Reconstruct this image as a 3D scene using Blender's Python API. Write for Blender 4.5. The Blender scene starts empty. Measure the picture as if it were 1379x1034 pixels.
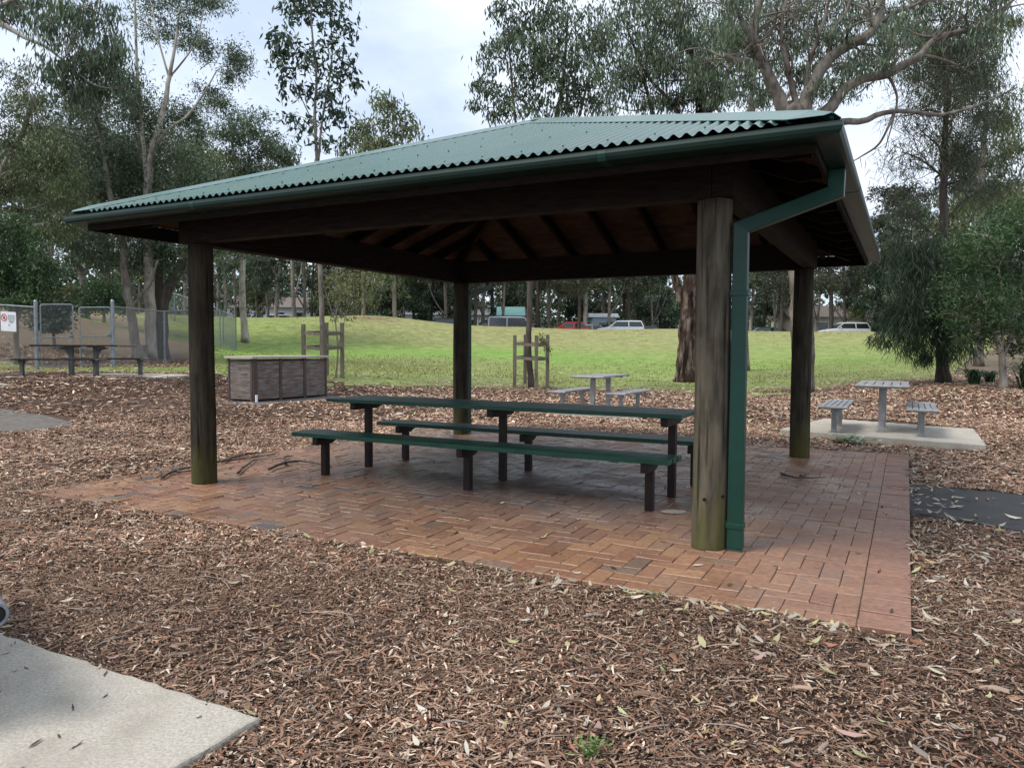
import bpy, math, numpy as np
from mathutils import Vector, Matrix
RN = np.random.default_rng(7)
PI = math.pi
scene = bpy.context.scene
col = scene.collection

# ---------------------------------------------------------------- camera numbers
CF, CP, CR, CH = 1011.58, .0489, .0054, 1.5
AZ = .4833
UX, UY = math.sin(AZ), math.cos(AZ)
def ray(x, y):
    X, Y = x-689.5, y-517
    X, Y = X*math.cos(CR)+Y*math.sin(CR), -X*math.sin(CR)+Y*math.cos(CR)
    X /= CF; Y = -Y/CF
    return np.array([X, math.cos(CP)+Y*math.sin(CP), -math.sin(CP)+Y*math.cos(CP)])
def at(x, y, Y):
    d = ray(x, y); d = d*(Y/d[1])
    return np.array([d[0], d[1], CH+d[2]])
def gp(x, y, z=0.):
    d = ray(x, y); d = d*((z-CH)/d[2])
    return np.array([d[0], d[1], z])
P0 = (1.501, 5.6231)
def L(v, u, z=0.):                       # shelter axes (v to the left, u to the back) -> world
    return np.array([P0[0]-v*UY+u*UX, P0[1]+v*UX+u*UY, z])

# ---------------------------------------------------------------- terrain
CTRL = [(-11, 19.5, .72), (-13, 19.3, .74), (-9.5, 20, .66), (-13.5, 17, .5), (-8, 18.5, .42), (-5.6, 17.4, .25), (-4.7, 19, .26), (-6.4, 22.8, .58), (-5, 22.8, .55),
 (.5, 23.5, .27), (-2, 21, .25), (2.1, 17.7, .02), (6.5, 13.2, .11), (7.5, 12, .07), (6.44, 28, .2), (8.5, 22, .19), (13.8, 24, .42), (13.1, 20.5, .4),
 (0, 33, .55), (0, 42, 1.0), (0, 50, 1.5), (0, 57, 2.2), (1, 65, 3.26), (30, 65, 3.04), (26, 55, 2.05), (22, 45, 1.2), (18, 33, .55), (15, 66, 3.2),
 (-17, 44, 1.3), (-13.6, 29, .88), (-13.1, 24.5, .82), (-15.5, 24, .74), (-22, 38, 2.9), (-11, 60, 3.95), (-22, 65, 3.85), (-34, 65, 4.4), (-24, 30, 2.0), (-20, 20, 1.0), (-32, 45, 3.6),
 (-6, 40, 1.05), (-9, 50, 1.75), (-17, 33, 1.5),
 (-9, 14.5, .1), (-12, 10, .1), (-14, 4, .1), (-4, 14.5, .02), (0, 15, 0), (3, 14, 0), (10, 9, .02), (14, 14, .15), (16, 8, .1),
 (-6, 10, 0), (-6, 5, 0), (-3, 3, 0), (0, 3, 0), (3, 3, 0), (6, 4, 0), (5, 8, 0), (0, 8, 0), (-3, 9, 0), (2, 11, 0), (8, 7, 0), (0, 0, 0), (-6, -6, 0), (6, -6, 0), (0, -8, 0), (14, 0, .05), (-14, -4, .05),
 (0, 71, 2.85), (0, 85, 2.5), (30, 72, 2.6), (30, 90, 2.4), (-30, 76, 4.0), (-30, 92, 3.8), (-12, 72, 3.0), (15, 73, 2.65), (-13.9, 18.4, .725), (-8.9, 18.6, .725), (-8.8, 20.4, .725), (-9.5, 21.3, .73), (-13.7, 21.4, .73), (-14.3, 20, .73), (-11.5, 18.2, .72), (5.1, 14.2, .115), (7.7, 12.0, .115), (8.7, 13.9, .115), (6.8, 16.2, .115), (-6.4, 16.6, .26), (-5.3, 16.0, .255), (-4.2, 19.3, .265), (-5.0, 19.9, .265), (60, 70, 3), (-60, 70, 4.6), (60, 30, 1.5), (-60, 30, 4), (60, 0, 1), (-60, 0, 2), (0, 120, 3), (60, 120, 3), (-60, 120, 4.4), (0, -30, 0)]
CT = np.array(CTRL); CT[:, 2] -= .03
def _phi(r2): return .5*r2*np.log(r2+1e-9)
def _fit():
    n = len(CT); A = np.zeros((n+3, n+3)); d2 = ((CT[:, None, :2]-CT[None, :, :2])**2).sum(2)
    A[:n, :n] = _phi(d2)+np.eye(n)*.15; A[:n, n] = 1; A[:n, n+1:] = CT[:, :2]; A[n, :n] = 1; A[n+1:, :n] = CT[:, :2].T
    return np.linalg.solve(A, np.concatenate([CT[:, 2], [0, 0, 0]]))
WT = _fit()
def tz(x, y):
    x = np.clip(np.atleast_1d(np.asarray(x, float)), -60, 60); y = np.clip(np.atleast_1d(np.asarray(y, float)), -30, 120)
    out = np.zeros(len(x)); n = len(CT)
    for s in range(0, len(x), 20000):
        X, Y = x[s:s+20000], y[s:s+20000]
        d2 = (X[:, None]-CT[None, :, 0])**2+(Y[:, None]-CT[None, :, 1])**2
        out[s:s+20000] = _phi(d2)@WT[:n]+WT[n]+WT[n+1]*X+WT[n+2]*Y
    near = np.clip((np.hypot(x-.4, y-9.1)-6.1)/3.2, 0, 1); near = near*near*(3-2*near)
    return -.03*(1-near)+out*near
def tz1(x, y): return float(tz([x], [y])[0])
_w = np.random.default_rng(3); _K = _w.normal(0, 1, (40, 2)); _Ph = _w.uniform(0, 6.28, 40); _S = np.repeat([.25, .6, 1.4, 3.2], 10)
def wob(x, y, k=1.):                     # smooth pseudo noise about -1..1
    x = np.asarray(x, float)*k; y = np.asarray(y, float)*k; r = np.zeros_like(x)
    for i in range(40): r += np.sin((x*_K[i, 0]+y*_K[i, 1])*_S[i]*2+_Ph[i])/(_S[i]**.5)
    return r/7
TB = np.array([(-3, 23), (-.9, 23), (-.62, 23), (-.52, 22.2), (-.42, 21), (-.33, 20.5), (-.2, 23), (-.1, 24.5), (.1, 24.8), (.2, 24.8), (.3, 23.5), (.4, 24), (.5, 27), (.57, 28), (.62, 45), (.7, 70), (3, 200)])
def lawnness(x, y):                      # >0 lawn, <0 bark mulch (metres, roughly)
    t = x/np.maximum(y, 1.); b = np.interp(t, TB[:, 0], TB[:, 1])
    l = y-b+wob(x, y, .55)*1.1
    bank = np.interp(t, [-.60, -.5, -.44, -.38, -.3], [1, 1, .8, .3, 0])*np.clip((y-24.5)/3, 0, 1)*np.clip((70-y)/10, 0, 1)
    return l-bank*np.clip(8+3*wob(x+9, y, .5), 0, 30)-np.where((t < -.42), np.clip(y-26, 0, 100)*.9, 0)

# ---------------------------------------------------------------- materials
def new_mat(name):
    m = bpy.data.materials.new(name); m.use_nodes = True
    nt = m.node_tree; b = nt.nodes['Principled BSDF']
    return m, nt, b
def N(nt, t, **k):
    n = nt.nodes.new(t)
    for a, v in k.items():
        if hasattr(n, a) and a not in n.inputs: setattr(n, a, v)
        else: n.inputs[a].default_value = v
    return n
def c4(c): return (c[0], c[1], c[2], 1)
def mat(name, c, c2=None, rough=.6, metal=0., scale=6., stretch=(1, 1, 1), bump=0., detail=6., spec=.5, lo=.35, hi=.65, rough2=None, c3=None, scale3=1.2, coat=0., coord='Object', lo3=.5, hi3=.7):
    m, nt, b = new_mat(name); b.inputs['Roughness'].default_value = rough; b.inputs['Metallic'].default_value = metal
    b.inputs['Specular IOR Level'].default_value = spec; b.inputs['Coat Weight'].default_value = coat
    if c2 is None: b.inputs['Base Color'].default_value = c4(c); return m
    tc = N(nt, 'ShaderNodeTexCoord'); mp = N(nt, 'ShaderNodeMapping'); mp.inputs['Scale'].default_value = stretch
    nt.links.new(tc.outputs[coord], mp.inputs['Vector'])
    no = N(nt, 'ShaderNodeTexNoise', Scale=scale, Detail=detail, Roughness=.62); nt.links.new(mp.outputs[0], no.inputs['Vector'])
    rp = N(nt, 'ShaderNodeValToRGB'); rp.color_ramp.elements[0].position = lo; rp.color_ramp.elements[1].position = hi
    rp.color_ramp.elements[0].color = c4(c); rp.color_ramp.elements[1].color = c4(c2)
    nt.links.new(no.outputs[0], rp.inputs[0]); out = rp.outputs[0]
    if c3 is not None:
        n3 = N(nt, 'ShaderNodeTexNoise', Scale=scale3, Detail=5., Roughness=.6); nt.links.new(tc.outputs[coord], n3.inputs['Vector'])
        r3 = N(nt, 'ShaderNodeMapRange'); r3.inputs[1].default_value = lo3; r3.inputs[2].default_value = hi3; nt.links.new(n3.outputs[0], r3.inputs[0])
        mx = N(nt, 'ShaderNodeMix', data_type='RGBA'); nt.links.new(r3.outputs[0], mx.inputs[0]); nt.links.new(out, mx.inputs[6]); mx.inputs[7].default_value = c4(c3); out = mx.outputs[2]
    nt.links.new(out, b.inputs['Base Color'])
    if rough2 is not None:
        r = N(nt, 'ShaderNodeMapRange'); r.inputs[3].default_value = rough; r.inputs[4].default_value = rough2; nt.links.new(no.outputs[0], r.inputs[0]); nt.links.new(r.outputs[0], b.inputs['Roughness'])
    if bump:
        bp = N(nt, 'ShaderNodeBump', Strength=bump, Distance=.02); nt.links.new(no.outputs[0], bp.inputs['Height']); nt.links.new(bp.outputs[0], b.inputs['Normal'])
    return m
def attr_mat(name, rough=.6, trans=0., noise=0., nscale=30., spec=.4, bump=0., rough2=None, rscale=2.):
    m, nt, b = new_mat(name); b.inputs['Roughness'].default_value = rough; b.inputs['Specular IOR Level'].default_value = spec
    a = N(nt, 'ShaderNodeAttribute', attribute_name='Col'); out = a.outputs['Color']
    tc = N(nt, 'ShaderNodeTexCoord')
    if noise:
        no = N(nt, 'ShaderNodeTexNoise', Scale=nscale, Detail=8., Roughness=.7); nt.links.new(tc.outputs['Object'], no.inputs['Vector'])
        r = N(nt, 'ShaderNodeMapRange'); r.inputs[1].default_value = .3; r.inputs[2].default_value = .7; r.inputs[3].default_value = 1-noise; r.inputs[4].default_value = 1+noise
        nt.links.new(no.outputs[0], r.inputs[0])
        vm = N(nt, 'ShaderNodeVectorMath', operation='SCALE'); nt.links.new(out, vm.inputs[0]); nt.links.new(r.outputs[0], vm.inputs['Scale']); out = vm.outputs[0]
        if bump:
            bp = N(nt, 'ShaderNodeBump', Strength=bump, Distance=.02); nt.links.new(no.outputs[0], bp.inputs['Height']); nt.links.new(bp.outputs[0], b.inputs['Normal'])
    if rough2 is not None:
        n2 = N(nt, 'ShaderNodeTexNoise', Scale=rscale, Detail=5., Roughness=.6); nt.links.new(tc.outputs['Object'], n2.inputs['Vector'])
        r = N(nt, 'ShaderNodeMapRange'); r.inputs[1].default_value = .38; r.inputs[2].default_value = .62; r.inputs[3].default_value = rough; r.inputs[4].default_value = rough2
        nt.links.new(n2.outputs[0], r.inputs[0]); nt.links.new(r.outputs[0], b.inputs['Roughness'])
    nt.links.new(out, b.inputs['Base Color'])
    if trans:
        t = N(nt, 'ShaderNodeBsdfTranslucent'); nt.links.new(out, t.inputs['Color']); mx = N(nt, 'ShaderNodeMixShader'); mx.inputs[0].default_value = trans
        nt.links.new(b.outputs[0], mx.inputs[1]); nt.links.new(t.outputs[0], mx.inputs[2]); nt.links.new(mx.outputs[0], nt.nodes['Material Output'].inputs['Surface'])
    return m
M = {}
M['roof'] = mat('roof_paint', (.042, .108, .084), (.068, .143, .114), rough=.2, scale=2.5, lo=.3, hi=.7, rough2=.34, spec=.6, c3=(.085, .13, .10), scale3=1.4, lo3=.5, hi3=.75)
M['green'] = mat('shaded_gutter_paint', (.003, .017, .012), (.006, .026, .018), rough=.42, spec=.3, stretch=(1, 1, .3), scale=5)  # same green as the downpipe, darkened to paint in the gutter's shade
M['pipe'] = mat('green_pipe_paint', (.004, .036, .025), (.007, .047, .032), rough=.42, spec=.35, scale=3)
M['screw'] = mat('screw_head', (.03, .06, .05), rough=.5)
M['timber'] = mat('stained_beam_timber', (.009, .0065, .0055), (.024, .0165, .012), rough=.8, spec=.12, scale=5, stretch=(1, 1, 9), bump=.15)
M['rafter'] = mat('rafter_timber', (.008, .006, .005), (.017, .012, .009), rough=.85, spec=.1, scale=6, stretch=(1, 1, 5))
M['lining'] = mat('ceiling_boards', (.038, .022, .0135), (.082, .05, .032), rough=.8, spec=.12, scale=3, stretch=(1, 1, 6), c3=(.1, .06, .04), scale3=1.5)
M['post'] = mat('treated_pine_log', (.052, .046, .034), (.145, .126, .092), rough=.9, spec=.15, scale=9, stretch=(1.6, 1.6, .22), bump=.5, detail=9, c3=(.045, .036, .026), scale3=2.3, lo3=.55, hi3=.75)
def post_moss(key, amt=.7):
    m = M[key]; nt = m.node_tree; b = nt.nodes['Principled BSDF']; src = b.inputs['Base Color'].links[0].from_socket
    tc = N(nt, 'ShaderNodeTexCoord'); sx = N(nt, 'ShaderNodeSeparateXYZ'); nt.links.new(tc.outputs['Object'], sx.inputs[0])
    mr = N(nt, 'ShaderNodeMapRange'); mr.inputs[1].default_value = .95; mr.inputs[2].default_value = .05; mr.inputs[3].default_value = -.25; mr.inputs[4].default_value = .42; nt.links.new(sx.outputs[2], mr.inputs[0])
    mp = N(nt, 'ShaderNodeMapping'); mp.inputs['Scale'].default_value = (9, 9, 2.5); nt.links.new(tc.outputs['Object'], mp.inputs[0])
    no = N(nt, 'ShaderNodeTexNoise', Scale=1., Detail=6.); nt.links.new(mp.outputs[0], no.inputs['Vector'])
    ad = N(nt, 'ShaderNodeMath', operation='MULTIPLY_ADD'); nt.links.new(no.outputs[0], ad.inputs[0]); ad.inputs[1].default_value = 1.3; nt.links.new(mr.outputs[0], ad.inputs[2])
    cl = N(nt, 'ShaderNodeMapRange'); cl.inputs[1].default_value = .72; cl.inputs[2].default_value = 1.1; cl.inputs[4].default_value = amt; nt.links.new(ad.outputs[0], cl.inputs[0])
    m2 = N(nt, 'ShaderNodeMapping'); m2.inputs['Scale'].default_value = (26, 26, .9); nt.links.new(tc.outputs['Object'], m2.inputs[0])   # drying cracks
    n2 = N(nt, 'ShaderNodeTexNoise', Scale=1., Detail=3.); nt.links.new(m2.outputs[0], n2.inputs['Vector']); r2 = N(nt, 'ShaderNodeMapRange'); r2.inputs[1].default_value = .30; r2.inputs[2].default_value = .40; r2.inputs[3].default_value = .3; r2.inputs[4].default_value = 1.; nt.links.new(n2.outputs[0], r2.inputs[0])
    vs = N(nt, 'ShaderNodeVectorMath', operation='SCALE'); nt.links.new(src, vs.inputs[0]); nt.links.new(r2.outputs[0], vs.inputs['Scale']); src = vs.outputs[0]
    b2 = N(nt, 'ShaderNodeBump', Strength=.6, Distance=.01); nt.links.new(r2.outputs[0], b2.inputs['Height']); old = b.inputs['Normal'].links[0].from_socket; nt.links.new(old, b2.inputs['Normal']); nt.links.new(b2.outputs[0], b.inputs['Normal'])
    mx = N(nt, 'ShaderNodeMix', data_type='RGBA'); nt.links.new(cl.outputs[0], mx.inputs[0]); nt.links.new(src, mx.inputs[6]); mx.inputs[7].default_value = (.10, .10, .028, 1); nt.links.new(mx.outputs[2], b.inputs['Base Color'])
M['post_shade'] = mat('shaded_pine_log', (.022, .019, .0135), (.06, .051, .036), rough=.9, spec=.12, scale=9, stretch=(1.6, 1.6, .22), bump=.5, detail=9, c3=(.025, .02, .015), scale3=2.3, lo3=.55, hi3=.75)  # darker copy of the pine log, shade painted in for the three farther posts
M['bench'] = mat('green_bench_paint', (.005, .052, .031), (.009, .070, .044), rough=.33, scale=4, stretch=(1, 1, 1), rough2=.5, spec=.35, c3=(.006, .04, .027), scale3=3)
post_moss('post'); post_moss('post_shade', .45)
M['steel'] = mat('maroon_steel_leg', (.009, .005, .005), (.018, .009, .008), rough=.5, spec=.25, scale=6)
M['alu'] = mat('weathered_aluminium', (.21, .21, .215), (.34, .34, .345), rough=.45, metal=.35, scale=7, rough2=.6)
M['aludark'] = mat('dark_weathered_plank', (.012, .012, .012), (.03, .028, .027), rough=.7, spec=.2, scale=7)
M['aludim'] = mat('dull_grey_leg', (.07, .068, .066), (.12, .118, .115), rough=.6, scale=7)
M['galv'] = mat('galvanised_steel', (.17, .19, .21), (.30, .33, .36), rough=.5, metal=.4, scale=12)
M['wire'] = mat('chain_wire', (.24, .25, .26), rough=.5, metal=.4)
M['concrete'] = mat('concrete', (.29, .26, .215), (.56, .52, .45), rough=.9, scale=75, bump=.35, detail=8, lo=.28, hi=.72, spec=.2, c3=(.30, .27, .225), scale3=3.6, lo3=.45, hi3=.8)
M['concrete_dark'] = mat('dark_concrete', (.085, .073, .063), (.15, .132, .115), rough=.9, scale=7, bump=.15, detail=9)
M['asphalt'] = mat('asphalt', (.02, .02, .02), (.052, .051, .05), rough=.8, scale=90, bump=.5, detail=4, c3=(.055, .05, .045), scale3=2)
M['carpark'] = mat('car_park_asphalt', (.06, .06, .062), (.1, .1, .1), rough=.85, scale=1.5)
M['greywood'] = mat('grey_weathered_boards', (.085, .072, .064), (.25, .215, .195), rough=.9, spec=.15, scale=4, stretch=(1, 1, 11), bump=.3, c3=(.15, .10, .085), scale3=3)
M['brownpost'] = mat('brown_upright', (.055, .036, .032), (.09, .06, .052), rough=.8, scale=5, stretch=(3, 3, .5))
M['stake'] = mat('tree_guard_timber', (.1, .085, .062), (.19, .165, .125), rough=.85, scale=6, stretch=(3, 3, .4), bump=.2)
M['white'] = mat('white_sign', (.68, .7, .72), (.76, .78, .8), rough=.5, scale=5)
M['red'] = mat('sign_red', (.55, .04, .06), rough=.5)
M['ink'] = mat('sign_ink', (.05, .05, .06), rough=.6)
M['bark_pale'] = mat('pale_gum_bark', (.24, .2, .16), (.47, .43, .37), rough=.8, scale=2.2, stretch=(2, 2, .5), bump=.2, c3=(.11, .08, .06), scale3=1.1, lo3=.5, hi3=.68)
M['bark_mid'] = mat('grey_gum_bark', (.13, .105, .085), (.27, .235, .2), rough=.85, scale=3, stretch=(2, 2, .5), bump=.3, c3=(.07, .05, .04), scale3=1.3)
M['bark_dark'] = mat('rough_dark_bark', (.035, .027, .022), (.10, .078, .063), rough=.9, scale=5, stretch=(2.5, 2.5, .4), bump=.5)
M['bark_paper'] = mat('peeling_bark', (.016, .010, .008), (.23, .175, .145), rough=.9, spec=.15, scale=2.2, stretch=(2.6, 2.6, .32), bump=.8, lo=.46, hi=.62, c3=(.05, .028, .02), scale3=1.3, lo3=.46, hi3=.62)
M['bark_limb'] = mat('weathered_limb_bark', (.07, .056, .044), (.25, .22, .185), rough=.85, spec=.2, scale=2.2, stretch=(1.6, 1.6, .8), bump=.3, c3=(.075, .055, .043), scale3=1.2, lo3=.48, hi3=.66)
M['leaf'] = attr_mat('leaves', rough=.48, trans=.22, spec=.45)
M['needle'] = attr_mat('needles', rough=.6, trans=.15)
M['chip'] = attr_mat('bark_chips', rough=.8, spec=.25)
M['litter'] = attr_mat('leaf_litter', rough=.6, trans=.1, spec=.35)
M['grassb'] = attr_mat('grass_blades', rough=.6, trans=.25)
M['ground_m'] = attr_mat('mulch_ground', rough=.9, noise=.55, nscale=26, bump=.8, spec=.2)
M['ground_l'] = attr_mat('lawn', rough=.9, noise=.38, nscale=1.6, bump=.3, spec=.15)
M['brick'] = attr_mat('clay_pavers', rough=.22, noise=.3, nscale=24, bump=.3, spec=.5, rough2=.62, rscale=1.3)
M['joint'] = mat('paver_joint_sand', (.05, .038, .028), (.10, .075, .052), rough=.95, scale=12)
M['twig'] = mat('dark_stick', (.05, .036, .03), (.12, .09, .075), rough=.85, scale=9)
M['tyre'] = mat('tyre_rubber', (.02, .02, .02), rough=.85)
M['glass'] = mat('car_glass', (.02, .025, .03), rough=.08, spec=.8)
M['lamp'] = mat('lamp_lens', (.6, .6, .6), rough=.15)
M['lampred'] = mat('tail_lamp_lens', (.35, .02, .02), rough=.2)
M['rim'] = mat('alloy_rim', (.4, .4, .42), rough=.3, metal=.7)

# ---------------------------------------------------------------- mesh helpers
class MB:
    def __init__(s): s.v = []; s.f = []; s.m = []; s.c = []; s.col = None
    def face(s, idx, m=0):
        s.f.append(idx); s.m.append(m); s.c.append(s.col)
    def add(s, pts, faces, m=0):
        o = len(s.v); s.v += [tuple(map(float, p)) for p in pts]
        for f in faces: s.face(tuple(i+o for i in f), m)
    def box(s, o, a, b, c, m=0):           # corner + three edge vectors
        o, a, b, c = map(np.asarray, (o, a, b, c))
        s.add([o, o+a, o+a+b, o+b, o+c, o+a+c, o+a+b+c, o+b+c], [(0, 3, 2, 1), (4, 5, 6, 7), (0, 1, 5, 4), (1, 2, 6, 5), (2, 3, 7, 6), (3, 0, 4, 7)] if np.dot(np.cross(a, b), c) > 0 else [(0, 1, 2, 3), (4, 7, 6, 5), (0, 4, 5, 1), (1, 5, 6, 2), (2, 6, 7, 3), (3, 7, 4, 0)], m)
    def cbox(s, cx, cy, z0, sx, sy, sz, m=0): s.box((cx-sx/2, cy-sy/2, z0), (sx, 0, 0), (0, sy, 0), (0, 0, sz), m)
    def beam(s, p, q, w, h, up=(0, 0, 1), m=0):   # bar from p to q (axis through the middle)
        p, q = np.asarray(p, float), np.asarray(q, float); d = q-p; sd = np.cross(d, up); sd = sd/np.linalg.norm(sd)*w; n = np.cross(sd, d); n = n/np.linalg.norm(n)*h
        s.box(p-sd/2-n/2, d, sd, n, m)
    def tube(s, pts, rad, n=8, cap=True, m=0, jit=None):
        pts = np.asarray(pts, float); k = len(pts); rad = np.ones(k)*rad if np.isscalar(rad) else np.asarray(rad, float)
        t = np.gradient(pts, axis=0); t /= np.linalg.norm(t, axis=1)[:, None]+1e-12
        a = np.array([1., 0, 0]) if abs(t[0][0]) < .8 else np.array([0, 1., 0]); o = len(s.v)
        ang = np.arange(n)*2*PI/n
        for i in range(k):
            a = a-t[i]*np.dot(a, t[i]); a /= np.linalg.norm(a)+1e-12; b = np.cross(t[i], a)
            rr = rad[i]*(1+(jit[i] if jit is not None else 0*ang))
            ring = pts[i]+np.outer(np.cos(ang)*rr, a)+np.outer(np.sin(ang)*rr, b); s.v += [tuple(p) for p in ring.tolist()]
        for i in range(k-1):
            for j in range(n):
                j2 = (j+1) % n; s.face((o+i*n+j, o+i*n+j2, o+(i+1)*n+j2, o+(i+1)*n+j), m)
        if cap:
            s.face(tuple(o+j for j in range(n))[::-1], m); s.face(tuple(o+(k-1)*n+j for j in range(n)), m)
    def build(s, name, mats, parent=None, bevel=0., smooth=False, org=None):
        me = bpy.data.meshes.new(name); v = np.array(s.v)
        if org is None and parent is not None: org = root_loc(parent)
        if org is not None: v = v-np.asarray(org)
        me.from_pydata(v.tolist(), [], s.f); mats = mats if isinstance(mats, (list, tuple)) else [mats]
        for x in mats: me.materials.append(M[x])
        if len(mats) > 1: me.polygons.foreach_set('material_index', s.m)
        if any(c is not None for c in s.c):
            a = me.attributes.new('Col', 'FLOAT_COLOR', 'FACE'); a.data.foreach_set('color', np.array([(*c, 1) for c in s.c], 'f').ravel())
        if smooth: me.shade_smooth()
        me.update()
        o = bpy.data.objects.new(name, me); col.objects.link(o)
        if parent is not None: o.parent = parent
        elif org is not None: o.location = tuple(org)
        if bevel:
            b = o.modifiers.new('bevel', 'BEVEL'); b.width = bevel; b.segments = 2; b.limit_method = 'ANGLE'
        return o
def root_loc(o):
    p = np.array(o.location)
    while o.parent is not None: o = o.parent; p = p+np.array(o.location)
    return p
def quads(name, verts, faces, colors, material, parent=None, org=None, smooth=False, dom='FACE'):
    me = bpy.data.meshes.new(name); verts = np.asarray(verts, 'f'); faces = np.asarray(faces, 'i'); n = faces.shape[1]
    if org is None and parent is not None: org = root_loc(parent)
    if org is not None: verts = verts-np.asarray(org, 'f')
    me.vertices.add(len(verts)); me.vertices.foreach_set('co', verts.ravel())
    me.loops.add(faces.size); me.loops.foreach_set('vertex_index', faces.ravel())
    me.polygons.add(len(faces)); me.polygons.foreach_set('loop_start', np.arange(len(faces), dtype='i')*n)
    me.materials.append(M[material])
    if colors is not None:
        a = me.attributes.new('Col', 'FLOAT_COLOR', dom); cc = np.ones((len(colors), 4), 'f'); cc[:, :3] = colors; a.data.foreach_set('color', cc.ravel())
    me.update(calc_edges=True); me.validate()
    if smooth: me.shade_smooth()
    o = bpy.data.objects.new(name, me); col.objects.link(o)
    if parent is not None: o.parent = parent
    elif org is not None: o.location = tuple(org)
    return o
def tag(o, label=None, cat=None, group=None, kind=None):
    if label: o['label'] = label
    if cat: o['category'] = cat
    if group: o['group'] = group
    if kind: o['kind'] = kind
    return o
def thing(name, label, cat, loc=(0, 0, 0), rz=0., group=None):
    o = bpy.data.objects.new(name, None); col.objects.link(o); o.location = tuple(float(x) for x in loc); o.rotation_euler = (0, 0, rz); o.empty_display_size = .2
    return tag(o, label, cat, group)
def dup(root, loc, rz=0., label=None, group=None, scale=None):
    r = root.copy(); col.objects.link(r); r.location = tuple(float(x) for x in loc); r.rotation_euler = (0, 0, rz)
    if label: r['label'] = label
    if group: r['group'] = group
    if scale is not None: r.scale = (scale[0], scale[0], scale[1])
    for ch in list(root.children):
        c = ch.copy(); col.objects.link(c); c.parent = r
        for g in ch.children:
            d = g.copy(); col.objects.link(d); d.parent = c
    return r

# ---------------------------------------------------------------- ground: bark mulch and lawn, one terrain cut along the grass edge
W_, D_ = 5.5049, 5.3606
SV0, SV1, SU0, SU1 = -1.35, 6.64, -1.22, 6.40           # paving edges along v and u
def to_local(x, y):
    dx, dy = np.asarray(x)-P0[0], np.asarray(y)-P0[1]
    return -dx*UY+dy*UX, dx*UX+dy*UY
PADC = np.array([-1.0, 2.95])                             # corner of the near concrete slab
def pad_near(x, y):
    dx, dy = np.asarray(x)-PADC[0], np.asarray(y)-PADC[1]
    return np.minimum(-dx*UY+dy*UX, -(dx*UX+dy*UY))      # >0 inside
def poly_in(x, y, poly):
    x = np.asarray(x); y = np.asarray(y); c = np.zeros(x.shape, bool); n = len(poly)
    for i in range(n):
        (x1, y1), (x2, y2) = poly[i], poly[(i+1) % n]
        k = ((y1 > y) != (y2 > y)) & (x < (x2-x1)*(y-y1)/((y2-y1)+1e-12)+x1); c ^= k
    return c
ASPH = [tuple(gp(x, y)[:2]) for x, y in [(1222, 647), (1290, 652), (1379, 664), (1460, 676), (1460, 728), (1379, 712), (1290, 697), (1222, 686)]]
LPATH = [(-16, 15.6), (-10.5, 15.1), (-9.2, 14.7), (-8.2, 14.0), (-8.0, 13.6), (-8.4, 13.2), (-9.0, 12.8), (-10.2, 12.3), (-14, 11.2), (-18, 10.8)]
def rect_uv(c, u0, u1, v0, v1): return [(c[0]+u*UX-v*UY, c[1]+u*UY+v*UX) for u, v in ((u0, v0), (u1, v0), (u1, v1), (u0, v1))]
PADR = [tuple(at(x, y, 1)[:2]*0+gp(x, y, .11)[:2]) for x, y in [(1050, 576), (1328, 597), (1312, 575), (1112, 561)]]
PADC_ = rect_uv((2.1, 17.75), -1.3, 1.35, -1.35, 1.3)
PADL = [(-13.9, 18.45), (-8.9, 18.7), (-8.7, 20.3), (-9.4, 21.2), (-13.6, 21.3), (-14.2, 20)]
BC = np.array([-5.82, 16.86])
PADB = rect_uv(BC, -.55, 2.7, -.75, 1.25)
def blocked(x, y, rag):                                   # inside any hard surface, with a ragged rim of rag metres
    v, u = to_local(x, y)
    w = wob(np.asarray(x)*3, np.asarray(y)*3)*rag
    side = np.minimum(np.minimum(v-SV0, SV1-.15-v-w*.6-np.clip((u-1.0)*.1, 0, .5)), np.minimum(u-SU0, SU1-u))
    b = side+w*.45 > .03
    b |= pad_near(x, y)+w*.3 > .02
    for P in (ASPH, PADR, PADC_): b |= poly_in(np.asarray(x)+w, np.asarray(y)+w, P)
    for P in (LPATH, PADL, PADB): b |= poly_in(np.asarray(x)+w*2.5, np.asarray(y)+w*2.5, P)
    return b

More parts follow.
